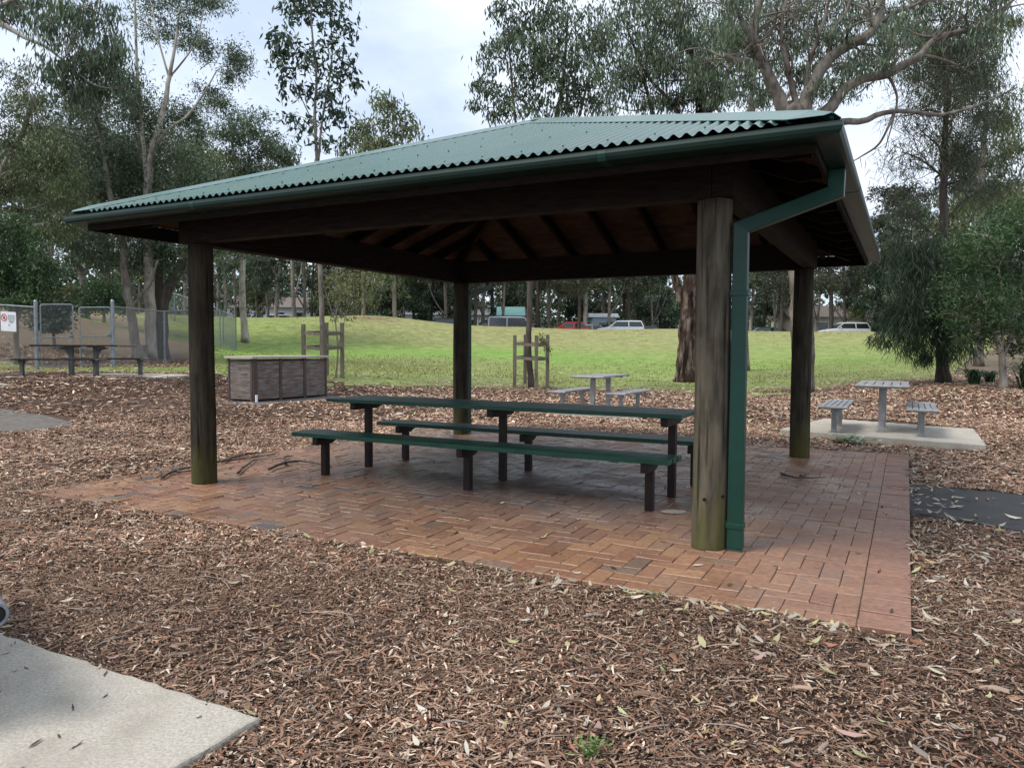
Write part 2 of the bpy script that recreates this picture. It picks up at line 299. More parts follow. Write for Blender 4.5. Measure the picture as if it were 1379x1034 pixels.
def build_ground():
    ys = np.concatenate([np.linspace(-14, 1, 24), np.linspace(1.3, 36, 210), np.linspace(36.6, 72, 64), np.geomspace(74, 420, 26)])
    ts = np.linspace(-1.25, 1.25, 261)
    Y, T = np.meshgrid(ys, ts, indexing='ij'); X = T*(np.maximum(Y, 0)+8)
    x, y = X.ravel(), Y.ravel(); z = tz(x, y); ln = lawnness(x, y)
    z = z+np.clip(1-np.abs(ln)/2, 0, 1)*0+wob(x, y, 2.2)*.012*np.clip((y-2)/4, 0, 1)*(~blocked(x, y, 0.))
    mul = np.array([.07, .044, .031]); dry = np.array([.27, .255, .115]); lush = np.array([.15, .29, .045]); olive = np.array([.205, .27, .075])
    n1 = .5+.5*np.clip(wob(x, y, .35)*1.2, -1, 1); n2 = .5+.5*np.clip(wob(x+31, y-7, .16)*1.4, -1, 1)
    slope_dry = np.clip((y-52)/9+wob(x, y, .3)*.3, 0, 1)*.75
    t = x/np.maximum(y, 1)
    lushm = np.clip(1-np.abs(y-44-3*wob(x, y*.3, .2))/9, 0, 1)*np.clip(1-(t-.0)/.5, .25, 1)
    c = olive*(1-n1[:, None]*.4)+dry*n1[:, None]*.4
    c = c*(1-lushm[:, None]*.8)+lush*lushm[:, None]*.8
    c = c*(1-slope_dry[:, None])+dry*slope_dry[:, None]
    edge = np.clip(1-ln/5, 0, 1)*(.35+.5*n2); c = c*(1-edge[:, None])+np.array([.17, .135, .085])*edge[:, None]
    bare = np.clip(1-np.hypot((x+10.9)/3, (y-58.5)/2.2), 0, 1)[:, None]; c = c*(1-bare)+np.array([.2, .14, .085])*bare
    far = np.clip((y-71)/3, 0, 1)[:, None]; c = c*(1-far)+np.array([.10, .10, .06])*far
    cm = mul*(.75+.5*n1[:, None])
    bank = np.clip((y-22)/4, 0, 1)[:, None]; cm = cm*(1-bank)+np.array([.17, .13, .085])*(.8+.4*n2[:, None])*bank
    nt_ = len(ts); I = np.arange(len(x)).reshape(len(ys), nt_)
    f = np.stack([I[:-1, :-1].ravel(), I[:-1, 1:].ravel(), I[1:, 1:].ravel(), I[1:, :-1].ravel()], 1)
    isl = ln[f].mean(1) > 0
    isl |= (y[f].mean(1) > 72)
    for nm, msk, cc, mm in (('bark_mulch_ground', ~isl, cm, 'ground_m'), ('lawn', isl, c, 'ground_l')):
        ff = f[msk]; used = np.unique(ff); mp = np.zeros(len(x), 'i'); mp[used] = np.arange(len(used))
        o = quads(nm, np.stack([x, y, z], 1)[used], mp[ff], cc[used], mm, smooth=True, dom='POINT'); tag(o, kind='structure')
        tag(o, 'brown bark mulch ground around the picnic shelter' if nm[0] == 'b' else 'green lawn rising to a dry grassy bank', 'ground' if nm[0] == 'b' else 'lawn')
build_ground()

def slab(name, poly, ztop, thick, m, label, cat='slab', follow=False):
    mb = MB(); n = len(poly)
    if follow:
        c = np.mean(np.array(poly), 0); pts = []                    # drape: fan of rings
        R = 6
        for k in range(R+1):
            for p in poly:
                q = c+(np.array(p)-c)*(k+.02)/(R+.02); pts.append((q[0], q[1], tz1(*q)+ztop))
        for p in poly: pts.append((p[0], p[1], tz1(*p)-thick))
        fs = [tuple(range(n))]
        for k in range(R+1):
            for j in range(n): j2 = (j+1) % n; fs.append((k*n+j, (k+1)*n+j, (k+1)*n+j2, k*n+j2))
        mb.add(pts, fs)
    else:
        dense = []; rr = np.random.default_rng(len(label))
        for a_, b_ in zip(poly, list(poly[1:])+[poly[0]]):
            a_, b_ = np.array(a_), np.array(b_); k_ = max(2, int(np.linalg.norm(b_-a_)/.07)); nr = np.array([-(b_-a_)[1], (b_-a_)[0]])/np.linalg.norm(b_-a_)
            for q_ in range(k_): dense.append(tuple(a_+(b_-a_)*q_/k_+nr*(rr.normal(0, .0045)-(.02*rr.random() if rr.random() < .06 else 0))))
        poly = dense; n = len(poly)
        mb.add([(p[0], p[1], ztop-thick) for p in poly]+[(p[0], p[1], ztop) for p in poly], [tuple(range(n, 2*n))]+[(j, (j+1) % n, n+(j+1) % n, n+j) for j in range(n)])
    o = mb.build(name, m, bevel=0 if follow else .012); tag(o, label, cat, kind='structure'); return o
slab('concrete_slab', rect_uv((PADC[0], PADC[1]), -3.2, 0, 0, 3.4), .012, .14, 'concrete', 'pale concrete slab in the near corner with bark bits on it')
slab('concrete_slab', PADR, .085, .16, 'concrete', 'pale concrete slab under the small slatted table')
slab('concrete_slab', PADC_, .035, .16, 'concrete', 'concrete slab under the grey table beyond the green benches')
slab('concrete_slab', PADL, .70, .2, 'concrete', 'concrete slab under the long table by the wire fence')
slab('concrete_slab', PADB, .235, .3, 'concrete_dark', 'dark dirty concrete slab round the barbecue cabinet')
slab('asphalt_path', ASPH, .012, .1, 'asphalt', 'black asphalt path meeting the brick paving', 'path', True)
slab('concrete_path', LPATH, .02, .1, 'concrete_dark', 'grey concrete path ending in the bark mulch', 'path', True)
slab('concrete_path', [(-16, 18.2), (-12.2, 17.6), (-11.6, 17.25), (-12.2, 16.95), (-16, 17.2)], .02, .1, 'concrete', 'thin pale strip of path in front of the fence table', 'path', True)

# ---------------------------------------------------------------- brick paving: herringbone with a soldier course
def paving():
    mb = MB(); w = .135; g = .0026; rng = np.random.default_rng(11)
    base = [(.35, .20, .13), (.38, .225, .145), (.32, .185, .13), (.31, .165, .115), (.36, .23, .165), (.255, .185, .15), (.41, .255, .16)]
    def brick(v0, v1, u0, u1, pal=None, v_hint=0):
        v0 += g; v1 -= g; u0 += g; u1 -= g
        if v1-v0 < .018 or u1-u0 < .018: return
        k = rng.choice(len(base), p=[.24, .2, .18, .14, .1, .07, .07]); c = np.array(base[k] if pal is None else pal)*rng.uniform(.66, .82)*np.array([1.1, 1., .88])
        if rng.random() < .018: c = np.array([.13, .115, .11])*rng.uniform(.8, 1.2)
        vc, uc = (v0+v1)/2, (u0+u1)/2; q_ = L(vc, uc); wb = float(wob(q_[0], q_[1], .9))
        damp_shade = np.clip(1.15-abs(vc-2.6)/3.4+wb*.35, 0, 1)*np.clip(1.2-abs(uc-2.3)/2.9+wb*.3, 0, 1)  # dampness and the shade under the roof, both painted into the brick colour
        c = c*(1-.8*damp_shade)+np.array([.085, .062, .053])*(.8+.25*rng.random())*damp_shade*.8; sky_pink = np.clip(.4-vc, 0, 1)*.5; c = c*(1-sky_pink)+np.array([.28, .155, .11])*sky_pink*rng.uniform(.85, 1.1)  # pink towards the right edge is sky reflection painted into the bricks
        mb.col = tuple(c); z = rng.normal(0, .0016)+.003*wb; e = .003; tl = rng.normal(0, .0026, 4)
        pts = [L(v0, u0, -.06), L(v1, u0, -.06), L(v1, u1, -.06), L(v0, u1, -.06), L(v0, u0, z-.004+tl[0]), L(v1, u0, z-.004+tl[1]), L(v1, u1, z-.004+tl[2]), L(v0, u1, z-.004+tl[3]),
               L(v0+e, u0+e, z+tl[0]), L(v1-e, u0+e, z+tl[1]), L(v1-e, u1-e, z+tl[2]), L(v0+e, u1-e, z+tl[3])]
        fs = [(8, 11, 10, 9)]+[(4+i, 8+i, 8+(i+1) % 4, 4+(i+1) % 4) for i in range(4)]+[(i, 4+i, 4+(i+1) % 4, (i+1) % 4) for i in range(4)]
        mb.add(pts, [f[::-1] if 0 else f for f in fs])
    iv0, iv1, iu0, iu1 = SV0+2*w, SV1-w, SU0, SU1-w
    for a in range(-4, 70):
        for b in range(-4, 70):
            k = (a-b) % 4
            if k == 0: r = (a, a+2, b, b+1)
            elif k == 3: r = (a, a+1, b, b+2)
            else: continue
            v0, v1, u0, u1 = iv0+r[0]*w, iv0+r[1]*w, iu0+r[2]*w, iu0+r[3]*w
            v0, v1, u0, u1 = max(v0, iv0), min(v1, iv1), max(u0, iu0), min(u1, iu1)
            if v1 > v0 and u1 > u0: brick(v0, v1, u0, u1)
    u = SU0
    while u < SU1-.02:                                     # right-hand soldier course
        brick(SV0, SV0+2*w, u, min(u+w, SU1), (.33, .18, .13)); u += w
    v = SV0+2*w
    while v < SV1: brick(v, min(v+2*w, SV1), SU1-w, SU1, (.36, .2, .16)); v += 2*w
    u = SU0
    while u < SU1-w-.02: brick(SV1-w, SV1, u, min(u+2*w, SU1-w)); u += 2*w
    root = thing('brick_paving', 'red brick paving laid in herringbone under the shelter', 'paving', L(0, 0, 0)); root['kind'] = 'structure'
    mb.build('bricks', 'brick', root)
    j = MB(); j.add([L(SV0+.005, SU0+.005, -.013), L(SV1-.005, SU0+.005, -.013), L(SV1-.005, SU1-.005, -.013), L(SV0+.005, SU1-.005, -.013)], [(0, 3, 2, 1)]); j.build('joint_sand', 'joint', root)
paving()

# ---------------------------------------------------------------- bark chips, leaves and grass
def basis(n, rng, pitch, roll):
    yaw = rng.uniform(0, 2*PI, n); p = rng.normal(0, pitch, n); r = rng.normal(0, roll, n)
    d = np.stack([np.cos(yaw)*np.cos(p), np.sin(yaw)*np.cos(p), np.sin(p)], 1)
    s = np.stack([-np.sin(yaw)*np.cos(r), np.cos(yaw)*np.cos(r), np.sin(r)], 1)
    s -= d*(s*d).sum(1)[:, None]; s /= np.linalg.norm(s, axis=1)[:, None]
    return d, s, np.cross(d, s)
def ragged_ok(x, y, rng, rag=.12):
    k = ~blocked(x, y, rag); return k
def pick(y0, y1, n, rng, tm=.84):
    y = np.sqrt(rng.uniform(y0**2, y1**2, n)); x = rng.uniform(-tm, tm, n)*(y+.5); return x, y
CHIPC = np.array([(.085, .05, .035), (.135, .083, .058), (.19, .122, .086), (.255, .172, .124), (.33, .235, .175), (.40, .305, .235), (.49, .40, .32), (.225, .11, .07), (.26, .215, .185), (.56, .485, .40)])
CHIPP = np.array([.15, .19, .20, .16, .105, .06, .03, .06, .035, .012]); CHIPP /= CHIPP.sum()
def chips():
    rng = np.random.default_rng(21); V = []; F = []; C = []; o = 0
    for y0, y1, n, la, lb, wa, wb, seg in ((.9, 5, 125000, .016, .08, .0035, .013, 2), (5, 8.5, 170000, .02, .095, .005, .016, 2), (8.5, 15, 190000, .04, .13, .010, .027, 1), (15, 30, 170000, .06, .16, .018, .042, 1)):
        x, y = pick(y0, y1, n, rng); k = ragged_ok(x, y, rng); ln = lawnness(x, y); k &= (ln < -rng.exponential(.5, n)+1.2*(rng.random(n) < .25)); 
        dens = np.clip(.9+wob(x, y, 1.1)*.25, .4, 1); k &= rng.random(n) < dens
        x, y = x[k], y[k]; n = len(x); big = rng.random(n)**1.7
        l = la+(lb-la)*big; w = wa+(wb-wa)*rng.random(n)**1.5; d, s, nn = basis(n, rng, .2, .3)
        z = tz(x, y)+wob(x, y, 2.2)*.012*np.clip((y-2)/4, 0, 1)+.004+rng.random(n)*.018+l*.05
        c = np.stack([x, y, z], 1); a = d*l[:, None]/2; b = s*w[:, None]/2
        cc = CHIPC[rng.choice(len(CHIPC), n, p=CHIPP)]*rng.uniform(.8, 1.2, (n, 1)); cc = cc*np.array([1.06, 1., .94])*(1.34+.25*wob(x, y, .9)+.25*np.clip((y-5)/6, 0, 1))[:, None]
        if seg == 2:
            h = nn*(w*rng.normal(0.2, .5, n))[:, None]
            sh = b*rng.uniform(-.6, .6, (n, 1))
            v = np.stack([c-a-b*.55, c-a+b*.5, c+h+b*1.1+sh, c+h-b+sh, c+a*rng.uniform(.7, 1, (n, 1))+b*.35, c+a-b*.6], 1)
            f = np.array([[0, 3, 2, 1], [3, 5, 4, 2]])[None]+(o+np.arange(n)*6)[:, None, None]; F.append(f.reshape(-1, 4)); C.append(np.repeat(cc, 2, 0)); o += 6*n
        else:
            v = np.stack([c-a-b*.6, c-a*.8+b*.7, c+a+b*.6, c+a*.8-b], 1); f = np.arange(4*n).reshape(-1, 4)+o; F.append(f); C.append(cc); o += 4*n
        V.append(v.reshape(-1, 3))
    for y0, y1, n, la, lb, wa, wb in ((.9, 5.5, 150000, .008, .024, .003, .008), (5.5, 9.5, 120000, .014, .034, .005, .011)):      # crumbs and dust between the chips
        x, y = pick(y0, y1, n, rng); k = ragged_ok(x, y, rng, .2) & (rng.random(n) < np.clip(.55-.6*wob(x+3, y, 1.3), .1, 1)); x, y = x[k], y[k]; n = len(x)
        l = rng.uniform(la, lb, n); w = rng.uniform(wa, wb, n); d, s, nn = basis(n, rng, .2, .3); c = np.stack([x, y, tz(x, y)+wob(x, y, 2.2)*.012*np.clip((y-2)/4, 0, 1)+.006+rng.random(n)*.02], 1); a = d*l[:, None]/2; b = s*w[:, None]/2
        cc = CHIPC[rng.choice(len(CHIPC), n, p=CHIPP)]*rng.uniform(.65, 1.1, (n, 1)); V.append(np.stack([c-a-b*.6, c-a*.8+b*.7, c+a+b*.6, c+a*.8-b], 1).reshape(-1, 3)); F.append(np.arange(4*n).reshape(-1, 4)+o); C.append(cc); o += 4*n
    for y0, y1, n, la, lb, wa, wb in ((1, 6, 800, .1, .26, .004, .008), (6, 14, 1500, .12, .35, .006, .012), (1, 7, 230, .06, .13, .012, .024)):    # twigs and bark slabs
        x, y = pick(y0, y1, n, rng); k = ragged_ok(x, y, rng); x, y = x[k], y[k]; n = len(x); l = rng.uniform(la, lb, n); w = rng.uniform(wa, wb, n); d, s, nn = basis(n, rng, .07, .25)
        c = np.stack([x, y, tz(x, y)+wob(x, y, 2.2)*.012*np.clip((y-2)/4, 0, 1)+.026], 1); a = d*l[:, None]/2; b = s*w[:, None]/2; h = nn*(l*.05)[:, None]+s*(l*rng.normal(0, .07, n))[:, None]; dn = nn*w[:, None]*.5
        cc = CHIPC[rng.choice([0, 1, 2, 3, 4, 7, 8], n)]*rng.uniform(.6, 1.15, (n, 1))
        v = np.stack([c-a-b-dn, c-a*.95+dn*.4, c-a*1.02+b-dn, c+h-b-dn, c+h+dn*.6, c+h+b-dn, c+a-b*.6-dn, c+a*.97+dn*.3, c+a+b*.6-dn], 1); f = np.array([[0, 3, 4, 1], [1, 4, 5, 2], [3, 6, 7, 4], [4, 7, 8, 5]])
        V.append(v.reshape(-1, 3)); F.append((f[None]+(o+np.arange(n)*9)[:, None, None]).reshape(-1, 4)); C.append(np.repeat(cc, 4, 0)); o += 9*n
    ob = quads('bark_chips', np.concatenate(V), np.concatenate(F), np.concatenate(C), 'chip'); tag(ob, 'loose brown bark chips covering the ground', 'bark mulch', kind='stuff')
chips()
LEAFC = np.array([(.52, .44, .33), (.60, .53, .42), (.50, .47, .24), (.47, .50, .25), (.48, .30, .22), (.40, .36, .29), (.55, .42, .22), (.66, .60, .5), (.30, .38, .16), (.42, .2, .12)])
LEAFP = np.array([.27, .19, .07, .05, .09, .14, .08, .08, .01, .02])
def leaf_verts(c, d, s, nn, l, w, curl, rng):
    n = len(c); rows = []
    for t, ww in ((-.5, .08), (-.17, 1.), (.2, .85), (.5, .04)):
        p = c+d*(l*t)[:, None]+nn*(curl*l*(t*t*4-.5))[:, None]; rows += [p-s*(w*ww/2)[:, None], p+s*(w*ww/2)[:, None]]
    v = np.stack(rows, 1); f = np.array([[0, 2, 3, 1], [2, 4, 5, 3], [4, 6, 7, 5]])
    return v.reshape(-1, 3), (f[None]+(np.arange(n)*8)[:, None, None]).reshape(-1, 4)
def litter():
    rng = np.random.default_rng(33); V = []; F = []; C = []; o = 0
    def put(x, y, l, w, zoff, pal=None, tilt=.2):
        nonlocal o
        n = len(x); d, s, nn = basis(n, rng, tilt, tilt*1.4); v, u = to_local(x, y); inp = (v > SV0) & (v < SV1) & (u > SU0) & (u < SU1)
        z = np.where(inp, .004, tz(x, y)+.022+wob(x, y, 2.2)*.012*np.clip((y-2)/4, 0, 1))
        pn = pad_near(x, y) > 0; z = np.where(pn, .016, z); z = z+zoff+l*.06
        c = np.stack([x, y, z], 1); vv, ff = leaf_verts(c, d, s, nn, l, w, rng.normal(.12, .12, n), rng)
        cc = LEAFC[rng.choice(len(LEAFC), n, p=LEAFP)] if pal is None else np.array(pal)[rng.integers(0, len(pal), n)]
        cc = cc*rng.uniform(.6, 1.05, (n, 1)); V.append(vv); F.append(ff+o); C.append(np.repeat(cc, 3, 0)); o += len(vv)
    for y0, y1, n, la, lb in ((1.2, 5, 1700, .025, .085), (5, 8.5, 3600, .035, .11), (8.5, 15, 5200, .05, .13), (15, 32, 8500, .08, .18)):
        x, y = pick(y0, y1, n, rng); t = x/y; k = ~blocked(x, y, .1)
        k &= rng.random(n) < np.clip(.5+1.1*t+.3*wob(x, y, .8), .2, 1.0)
        x, y = x[k], y[k]; l = rng.uniform(la, lb, len(x)); put(x, y, l, l*rng.uniform(.18, .36, len(x)), 0.)
    # drift of leaves against the front and right paving edges
    v = rng.uniform(SV0-.05, 3.2, 420)**1.0; u = SU0-rng.exponential(.13, 420); k = rng.random(420)*1.7 < np.clip(1.1-(v+1.3)/4.5, .15, 1); p = np.array([L(a, b) for a, b in zip(v[k], u[k])]); l = rng.uniform(.05, .12, len(p)); put(p[:, 0], p[:, 1], l, l*.28, .0)
    u = rng.uniform(SU0, SU1-.5, 210); v = SV0-rng.exponential(.3, 210); p = np.array([L(a, b) for a, b in zip(v, u)]); l = rng.uniform(.05, .14, len(p)); put(p[:, 0], p[:, 1], l, l*.27, .0)
    # a few on the bricks, dark flecks of bark, pale crumbs
    v = rng.uniform(SV0, SV1, 75); u = rng.uniform(SU0, SU1, 75); p = np.array([L(a, b) for a, b in zip(v, u)]); l = rng.uniform(.03, .10, len(p)); put(p[:, 0], p[:, 1], l, l*.3, 0., None, .12)
    v = rng.uniform(SV0, SV1, 260); u = rng.uniform(SU0, SU1, 260); p = np.array([L(a, b) for a, b in zip(v, u)]); l = rng.uniform(.02, .09, len(p)); put(p[:, 0], p[:, 1], l, l*.2+.003, -.002, [(.05, .035, .03), (.08, .055, .045), (.1, .07, .05)], .05)
    v = SV1-rng.exponential(.55, 500); u = rng.uniform(SU0, SU1, 500); p = np.array([L(a, b) for a, b in zip(v, u)]); l = rng.uniform(.03, .09, len(p)); put(p[:, 0], p[:, 1], l, l*.2+.004, -.002, [(.07, .045, .035), (.12, .08, .06), (.2, .14, .1)], .08)
    # on the near slab
    a = rng.uniform(0, 2.2, 70); b = rng.uniform(0, 2, 70)**1.3; x = PADC[0]-a*UY-b*UX; y = PADC[1]+a*UX-b*UY; l = rng.uniform(.012, .075, 70); put(x, y, l, l*.16+.002, -.002, [(.07, .045, .035), (.10, .06, .045)], .04)
    # hand placed big pale leaves near the camera
    X = [(730, 725, .13), (805, 980, .13), (1100, 765, .08), (1060, 1000, .12), (945, 865, .14), (1115, 905, .13), (1260, 905, .11), (1340, 1000, .12), (690, 865, .1), (560, 1000, .09), (1205, 885, .1), (620, 905, .1), (1020, 885, .12), (1145, 990, .15), (445, 880, .12), (600, 830, .1), (1290, 950, .12), (315, 785, .1), (150, 885, .1), (1330, 940, .11)]
    p = np.array([gp(a, b) for a, b, _ in X]); l = np.array([c for *_, c in X])*.8; put(p[:, 0], p[:, 1], l, l*.3, .012, [(.55, .52, .35), (.5, .48, .26), (.58, .52, .42), (.46, .3, .25)])
    ob = quads('leaf_litter', np.concatenate(V), np.concatenate(F), np.concatenate(C), 'litter'); tag(ob, 'pale fallen gum leaves scattered over mulch and bricks', 'leaf litter', kind='stuff')
litter()
def grass():
    rng = np.random.default_rng(5); n = 170000; x, y = pick(19.5, 47, n, rng, .8); ln = lawnness(x, y)
    k = (ln > -1.2+rng.exponential(.8, n)) & ~blocked(x, y, .1); k &= rng.random(n) < np.clip(.25+ln*.2, .05, 1)*np.clip(.7+.5*wob(x, y, 1.3), .2, 1)*np.clip((44-y)/18, 0, 1)**1.3
    x, y = x[k], y[k]; n = len(x); h = rng.uniform(.04, .11, n)*np.clip(.7+ln[k]*.06, .5, 1.1); yaw = rng.uniform(0, 2*PI, n); w = rng.uniform(.012, .03, n)
    z = tz(x, y); b = np.stack([x, y, z-.01], 1); s = np.stack([np.cos(yaw), np.sin(yaw), 0*yaw], 1)*w[:, None]; tip = b+np.stack([rng.normal(0, .04, n), rng.normal(0, .04, n), h], 1)
    n2 = 30000; y2 = rng.uniform(44, 69, n2); x2 = rng.uniform(-.72, .72, n2)*y2; k = (lawnness(x2, y2) > 1) & (rng.random(n2) < np.clip(.3+.9*wob(x2, y2, .7), .05, 1)*np.clip((y2-42)/20, .15, 1)); x2, y2 = x2[k], y2[k]; n2 = len(x2)
    h2 = rng.uniform(.04, .11, n2); w2 = rng.uniform(.02, .05, n2); ya = rng.uniform(0, 6.28, n2); b2 = np.stack([x2, y2, tz(x2, y2)-.02], 1); s2 = np.stack([np.cos(ya), np.sin(ya), 0*ya], 1)*w2[:, None]; t2 = b2+np.stack([rng.normal(0, .08, n2), rng.normal(0, .08, n2), h2], 1)
    b, s, tip, x, y = np.concatenate([b, b2]), np.concatenate([s, s2]), np.concatenate([tip, t2]), np.concatenate([x, x2]), np.concatenate([y, y2]); n += n2
    v = np.stack([b-s, b+s, tip], 1).reshape(-1, 3); f = np.arange(3*n).reshape(-1, 3)
    g = np.clip(.5+.5*wob(x, y, .35), 0, 1)[:, None]; cc = (np.array([.24, .33, .07])*(1-g)+np.array([.36, .37, .14])*g)*rng.uniform(.7, 1.25, (n, 1)); dead = rng.random(n) < .18; cc[dead] = np.array([.26, .2, .12])
    tag(quads('grass_blades', v, f, cc, 'grassb'), 'short patchy lawn grass growing out of the mulch edge', 'grass', kind='stuff')
grass()

# ---------------------------------------------------------------- the shelter
def shelter():
    G, O, B, A, e = 2.806, .9204, 2.589, 4.27, .1564
    root = thing('picnic_shelter', 'open picnic shelter with green corrugated pyramid roof on four log posts', 'shelter', L(0, 0, 0))
    apex = np.array([W_/2, D_/2])
    cs = [(-O, -O), (W_+O, -O), (W_+O, D_+O), (-O, D_+O)]
    # posts
    for i, (v, u) in enumerate(((0, 0), (W_, 0), (W_, D_), (0, D_))):
        mb = MB(); rng = np.random.default_rng(40+i); n = 28
        zz = np.linspace(-.1, B-.002, 22); c = L(v, u); ang = np.arange(n)*2*PI/n
        j = .018*np.sin(ang*3+i)+.012*np.sin(ang*7+2*i)+.008*rng.normal(0, 1, n)
        mb.tube([(c[0]+.004*math.sin(z*2+i), c[1]+.004*math.cos(z*1.5+i), z) for z in zz], [.126+.006*(1-z/2.6) for z in zz], n, jit=[j+rng.normal(0, .003, n) for _ in zz])
        po = mb.build('post', 'post' if i == 0 else 'post_shade', root, smooth=True)
        if i == 0:
            for px, py in ((948, 672), (973, 668)):
                mb = MB(); q = at(px, py, 5.515); mb.tube([q, q+np.array([.002, -.02, 0])], .007, 6)
                mb.tube([q+np.array([0, -.012, 0]), q+np.array([0, -.016, 0])], .0135, 10)
                mb.build('bolt_head', 'steel', po)
    # perimeter beams, butted at the corners
    zt = 2.95; wd = .15
    def ubeam(v0, u0, v1, u1):
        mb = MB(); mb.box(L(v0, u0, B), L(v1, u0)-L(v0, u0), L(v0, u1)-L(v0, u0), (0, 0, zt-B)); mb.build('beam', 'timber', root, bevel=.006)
    ubeam(-e+.153, -e, W_+e, -e+wd); ubeam(-e, D_+e-wd, W_+e, D_+e); ubeam(-e, -e-.0, -e+wd, D_+e-wd-.003); ubeam(W_+e-wd, -e+wd+.003, W_+e, D_+e-wd-.003)
    # roof sides
    z0 = G+.028; pitch = .0835; amp = .0135
    for sd in range(4):
        a, b = np.array(cs[sd]), np.array(cs[(sd+1) % 4]); Ls = np.linalg.norm(b-a); es = (b-a)/Ls; ins = np.array([-es[1], es[0]])
        if np.dot(apex-a, ins) < 0: ins = -ins
        half = np.dot(apex-a, ins); sl = (A-.03-z0)/half
        def Pt(s, d, z, a=a, es=es, ins=ins): q = a+es*s+ins*d; return L(q[0], q[1], z)
        dm = lambda s: half*min(s, Ls-s)/(Ls/2)
        d0 = .055; mb = MB(); nseg = int(Ls/pitch*8); R = 8; idx = []
        for k in range(nseg+1):
            s = Ls*k/nseg; dtop = max(dm(s), d0+.002); w = amp*math.cos(2*PI*s/pitch); row = []
            for r in range(R+1):
                d = d0+(dtop-d0)*r/R; p = Pt(s, d, z0+sl*d+w); row.append(len(mb.v)); mb.v.append(tuple(p))
            idx.append(row)
        for k in range(nseg):
            for r in range(R): mb.face((idx[k][r], idx[k+1][r], idx[k+1][r+1], idx[k][r+1]), 0)
        nf = len(mb.f)
        rng = np.random.default_rng(sd)
        for di, d in enumerate((.2, 1.05, 1.95, 2.9)):
            k = 2+di % 2*2
            while k*pitch < Ls:
                s = k*pitch; k += 4
                if dm(s) > d+.18:
                    c = Pt(s, d+rng.normal(0, .006), z0+sl*d+amp); mb.tube([c-np.array([0, 0, .003]), c+np.array([0, 0, .007])], .0065, 6, m=1)
        rs = mb.build('roof_sheet', ['roof', 'screw'], root)
        rs.data.polygons.foreach_set('use_smooth', np.array([i < nf for i in range(len(rs.data.polygons))]))
        # boarded ceiling below the sheet
        mb = MB(); lo = .045; nb = 16
        for k in range(nb):
            dA, dB = .16+(half-.18)*k/nb, .16+(half-.18)*(k+1)/nb-.008
            sA, sB = dA*Ls/2/half, dB*Ls/2/half
            q = [Pt(sA, dA, z0+sl*dA-lo), Pt(Ls-sA, dA, z0+sl*dA-lo), Pt(Ls-sB, dB, z0+sl*dB-lo), Pt(sB, dB, z0+sl*dB-lo)]
            mb.add(q+[p-np.array([0, 0, .014]) for p in q], [(0, 1, 2, 3), (7, 6, 5, 4), (0, 4, 5, 1), (1, 5, 6, 2), (2, 6, 7, 3), (3, 7, 4, 0)])
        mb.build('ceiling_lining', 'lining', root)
        # rafters
        nr = 9
        for k in range(1, nr+1):
            s = Ls*k/(nr+1); dt = dm(s)-.07; dl = .245
            if dt-dl < .25: continue
            ww = .05; off = .064
            pr = [(dl, off), (dt, off), (dt, off+.15), (dl+.16, off+.15), (dl+.02, off+.085), (dl, off+.085)]
            for hw in (-1,): pass
            A_ = [Pt(s-ww/2, d, z0+sl*d-o_) for d, o_ in pr]; B_ = [Pt(s+ww/2, d, z0+sl*d-o_) for d, o_ in pr]; n = len(pr); mb = MB()
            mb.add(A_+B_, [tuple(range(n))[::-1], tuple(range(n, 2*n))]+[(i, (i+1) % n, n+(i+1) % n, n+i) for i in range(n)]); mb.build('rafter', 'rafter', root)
        # gutter: open trough swept along this side with mitred ends
        prof = [(0, 0), (.004, -.02), (-.002, -.042), (-.015, -.062), (-.15, -.07), (-.15, .004), (-.146, .004), (-.146, -.065), (-.02, -.057), (-.007, -.04), (-.001, -.02), (-.006, 0.), (-.006, .008), (0, .008)]
        mb = MB(); n = len(prof)
        for q, zz in prof: mb.v.append(tuple(Pt(-q, -q, G+zz)))
        for q, zz in prof: mb.v.append(tuple(Pt(Ls+q, -q, G+zz)))
        for i in range(n): mb.face((i, (i+1) % n, n+(i+1) % n, n+i))
        gu = mb.build('gutter', 'green', root)
        for fr in (.2, .74):
            mb = MB(); s0, s1 = Ls*fr-.03, Ls*fr+.03; sc_ = [(q*1.0+(.003 if q > -.1 else -.003), zz-.003 if zz < -.05 else zz) for q, zz in prof[:5]]
            for sx in (s0, s1):
                for q, zz in sc_: mb.v.append(tuple(Pt(sx, -q, G+zz)))
            for i in range(4): mb.face((i, i+1, 5+i+1, 5+i))
            mb.build('gutter_joint', 'pipe', gu)
        mb = MB()                                           # fascia board behind the gutter
        mb.add([Pt(.155+x, .155+x, z) for x, z in ((0, G-.125), (0, G+.02), (.025, G+.02), (.025, G-.125))]+[Pt(Ls-.155-x, .155+x, z) for x, z in ((0, G-.125), (0, G+.02), (.025, G+.02), (.025, G-.125))], [(i, (i+1) % 4, 4+(i+1) % 4, 4+i) for i in range(4)])
        mb.build('fascia', 'rafter', root)
        # hip flashing and hip rafter from corner a to the apex
        pa, pb = L(a[0], a[1]), L(apex[0], apex[1]); dh = (pb-pa)/np.linalg.norm(pb-pa); sh = np.array([-dh[1], dh[0], 0.])
        t0 = .085; P1 = pa+(pb-pa)*t0*.3; z1 = z0+(A-.03-z0)*t0*.3
        run = np.linalg.norm(pb-pa); rise = A-.03-z0; d3 = np.array([dh[0], dh[1], rise/run]); d3 /= np.linalg.norm(d3)
        mb = MB(); pr = [(-.185, -.036), (-.18, -.041), (-.045, .008), (0, .030), (.045, .008), (.18, -.041), (.185, -.036), (.05, .018), (.0, .04), (-.05, .018)]
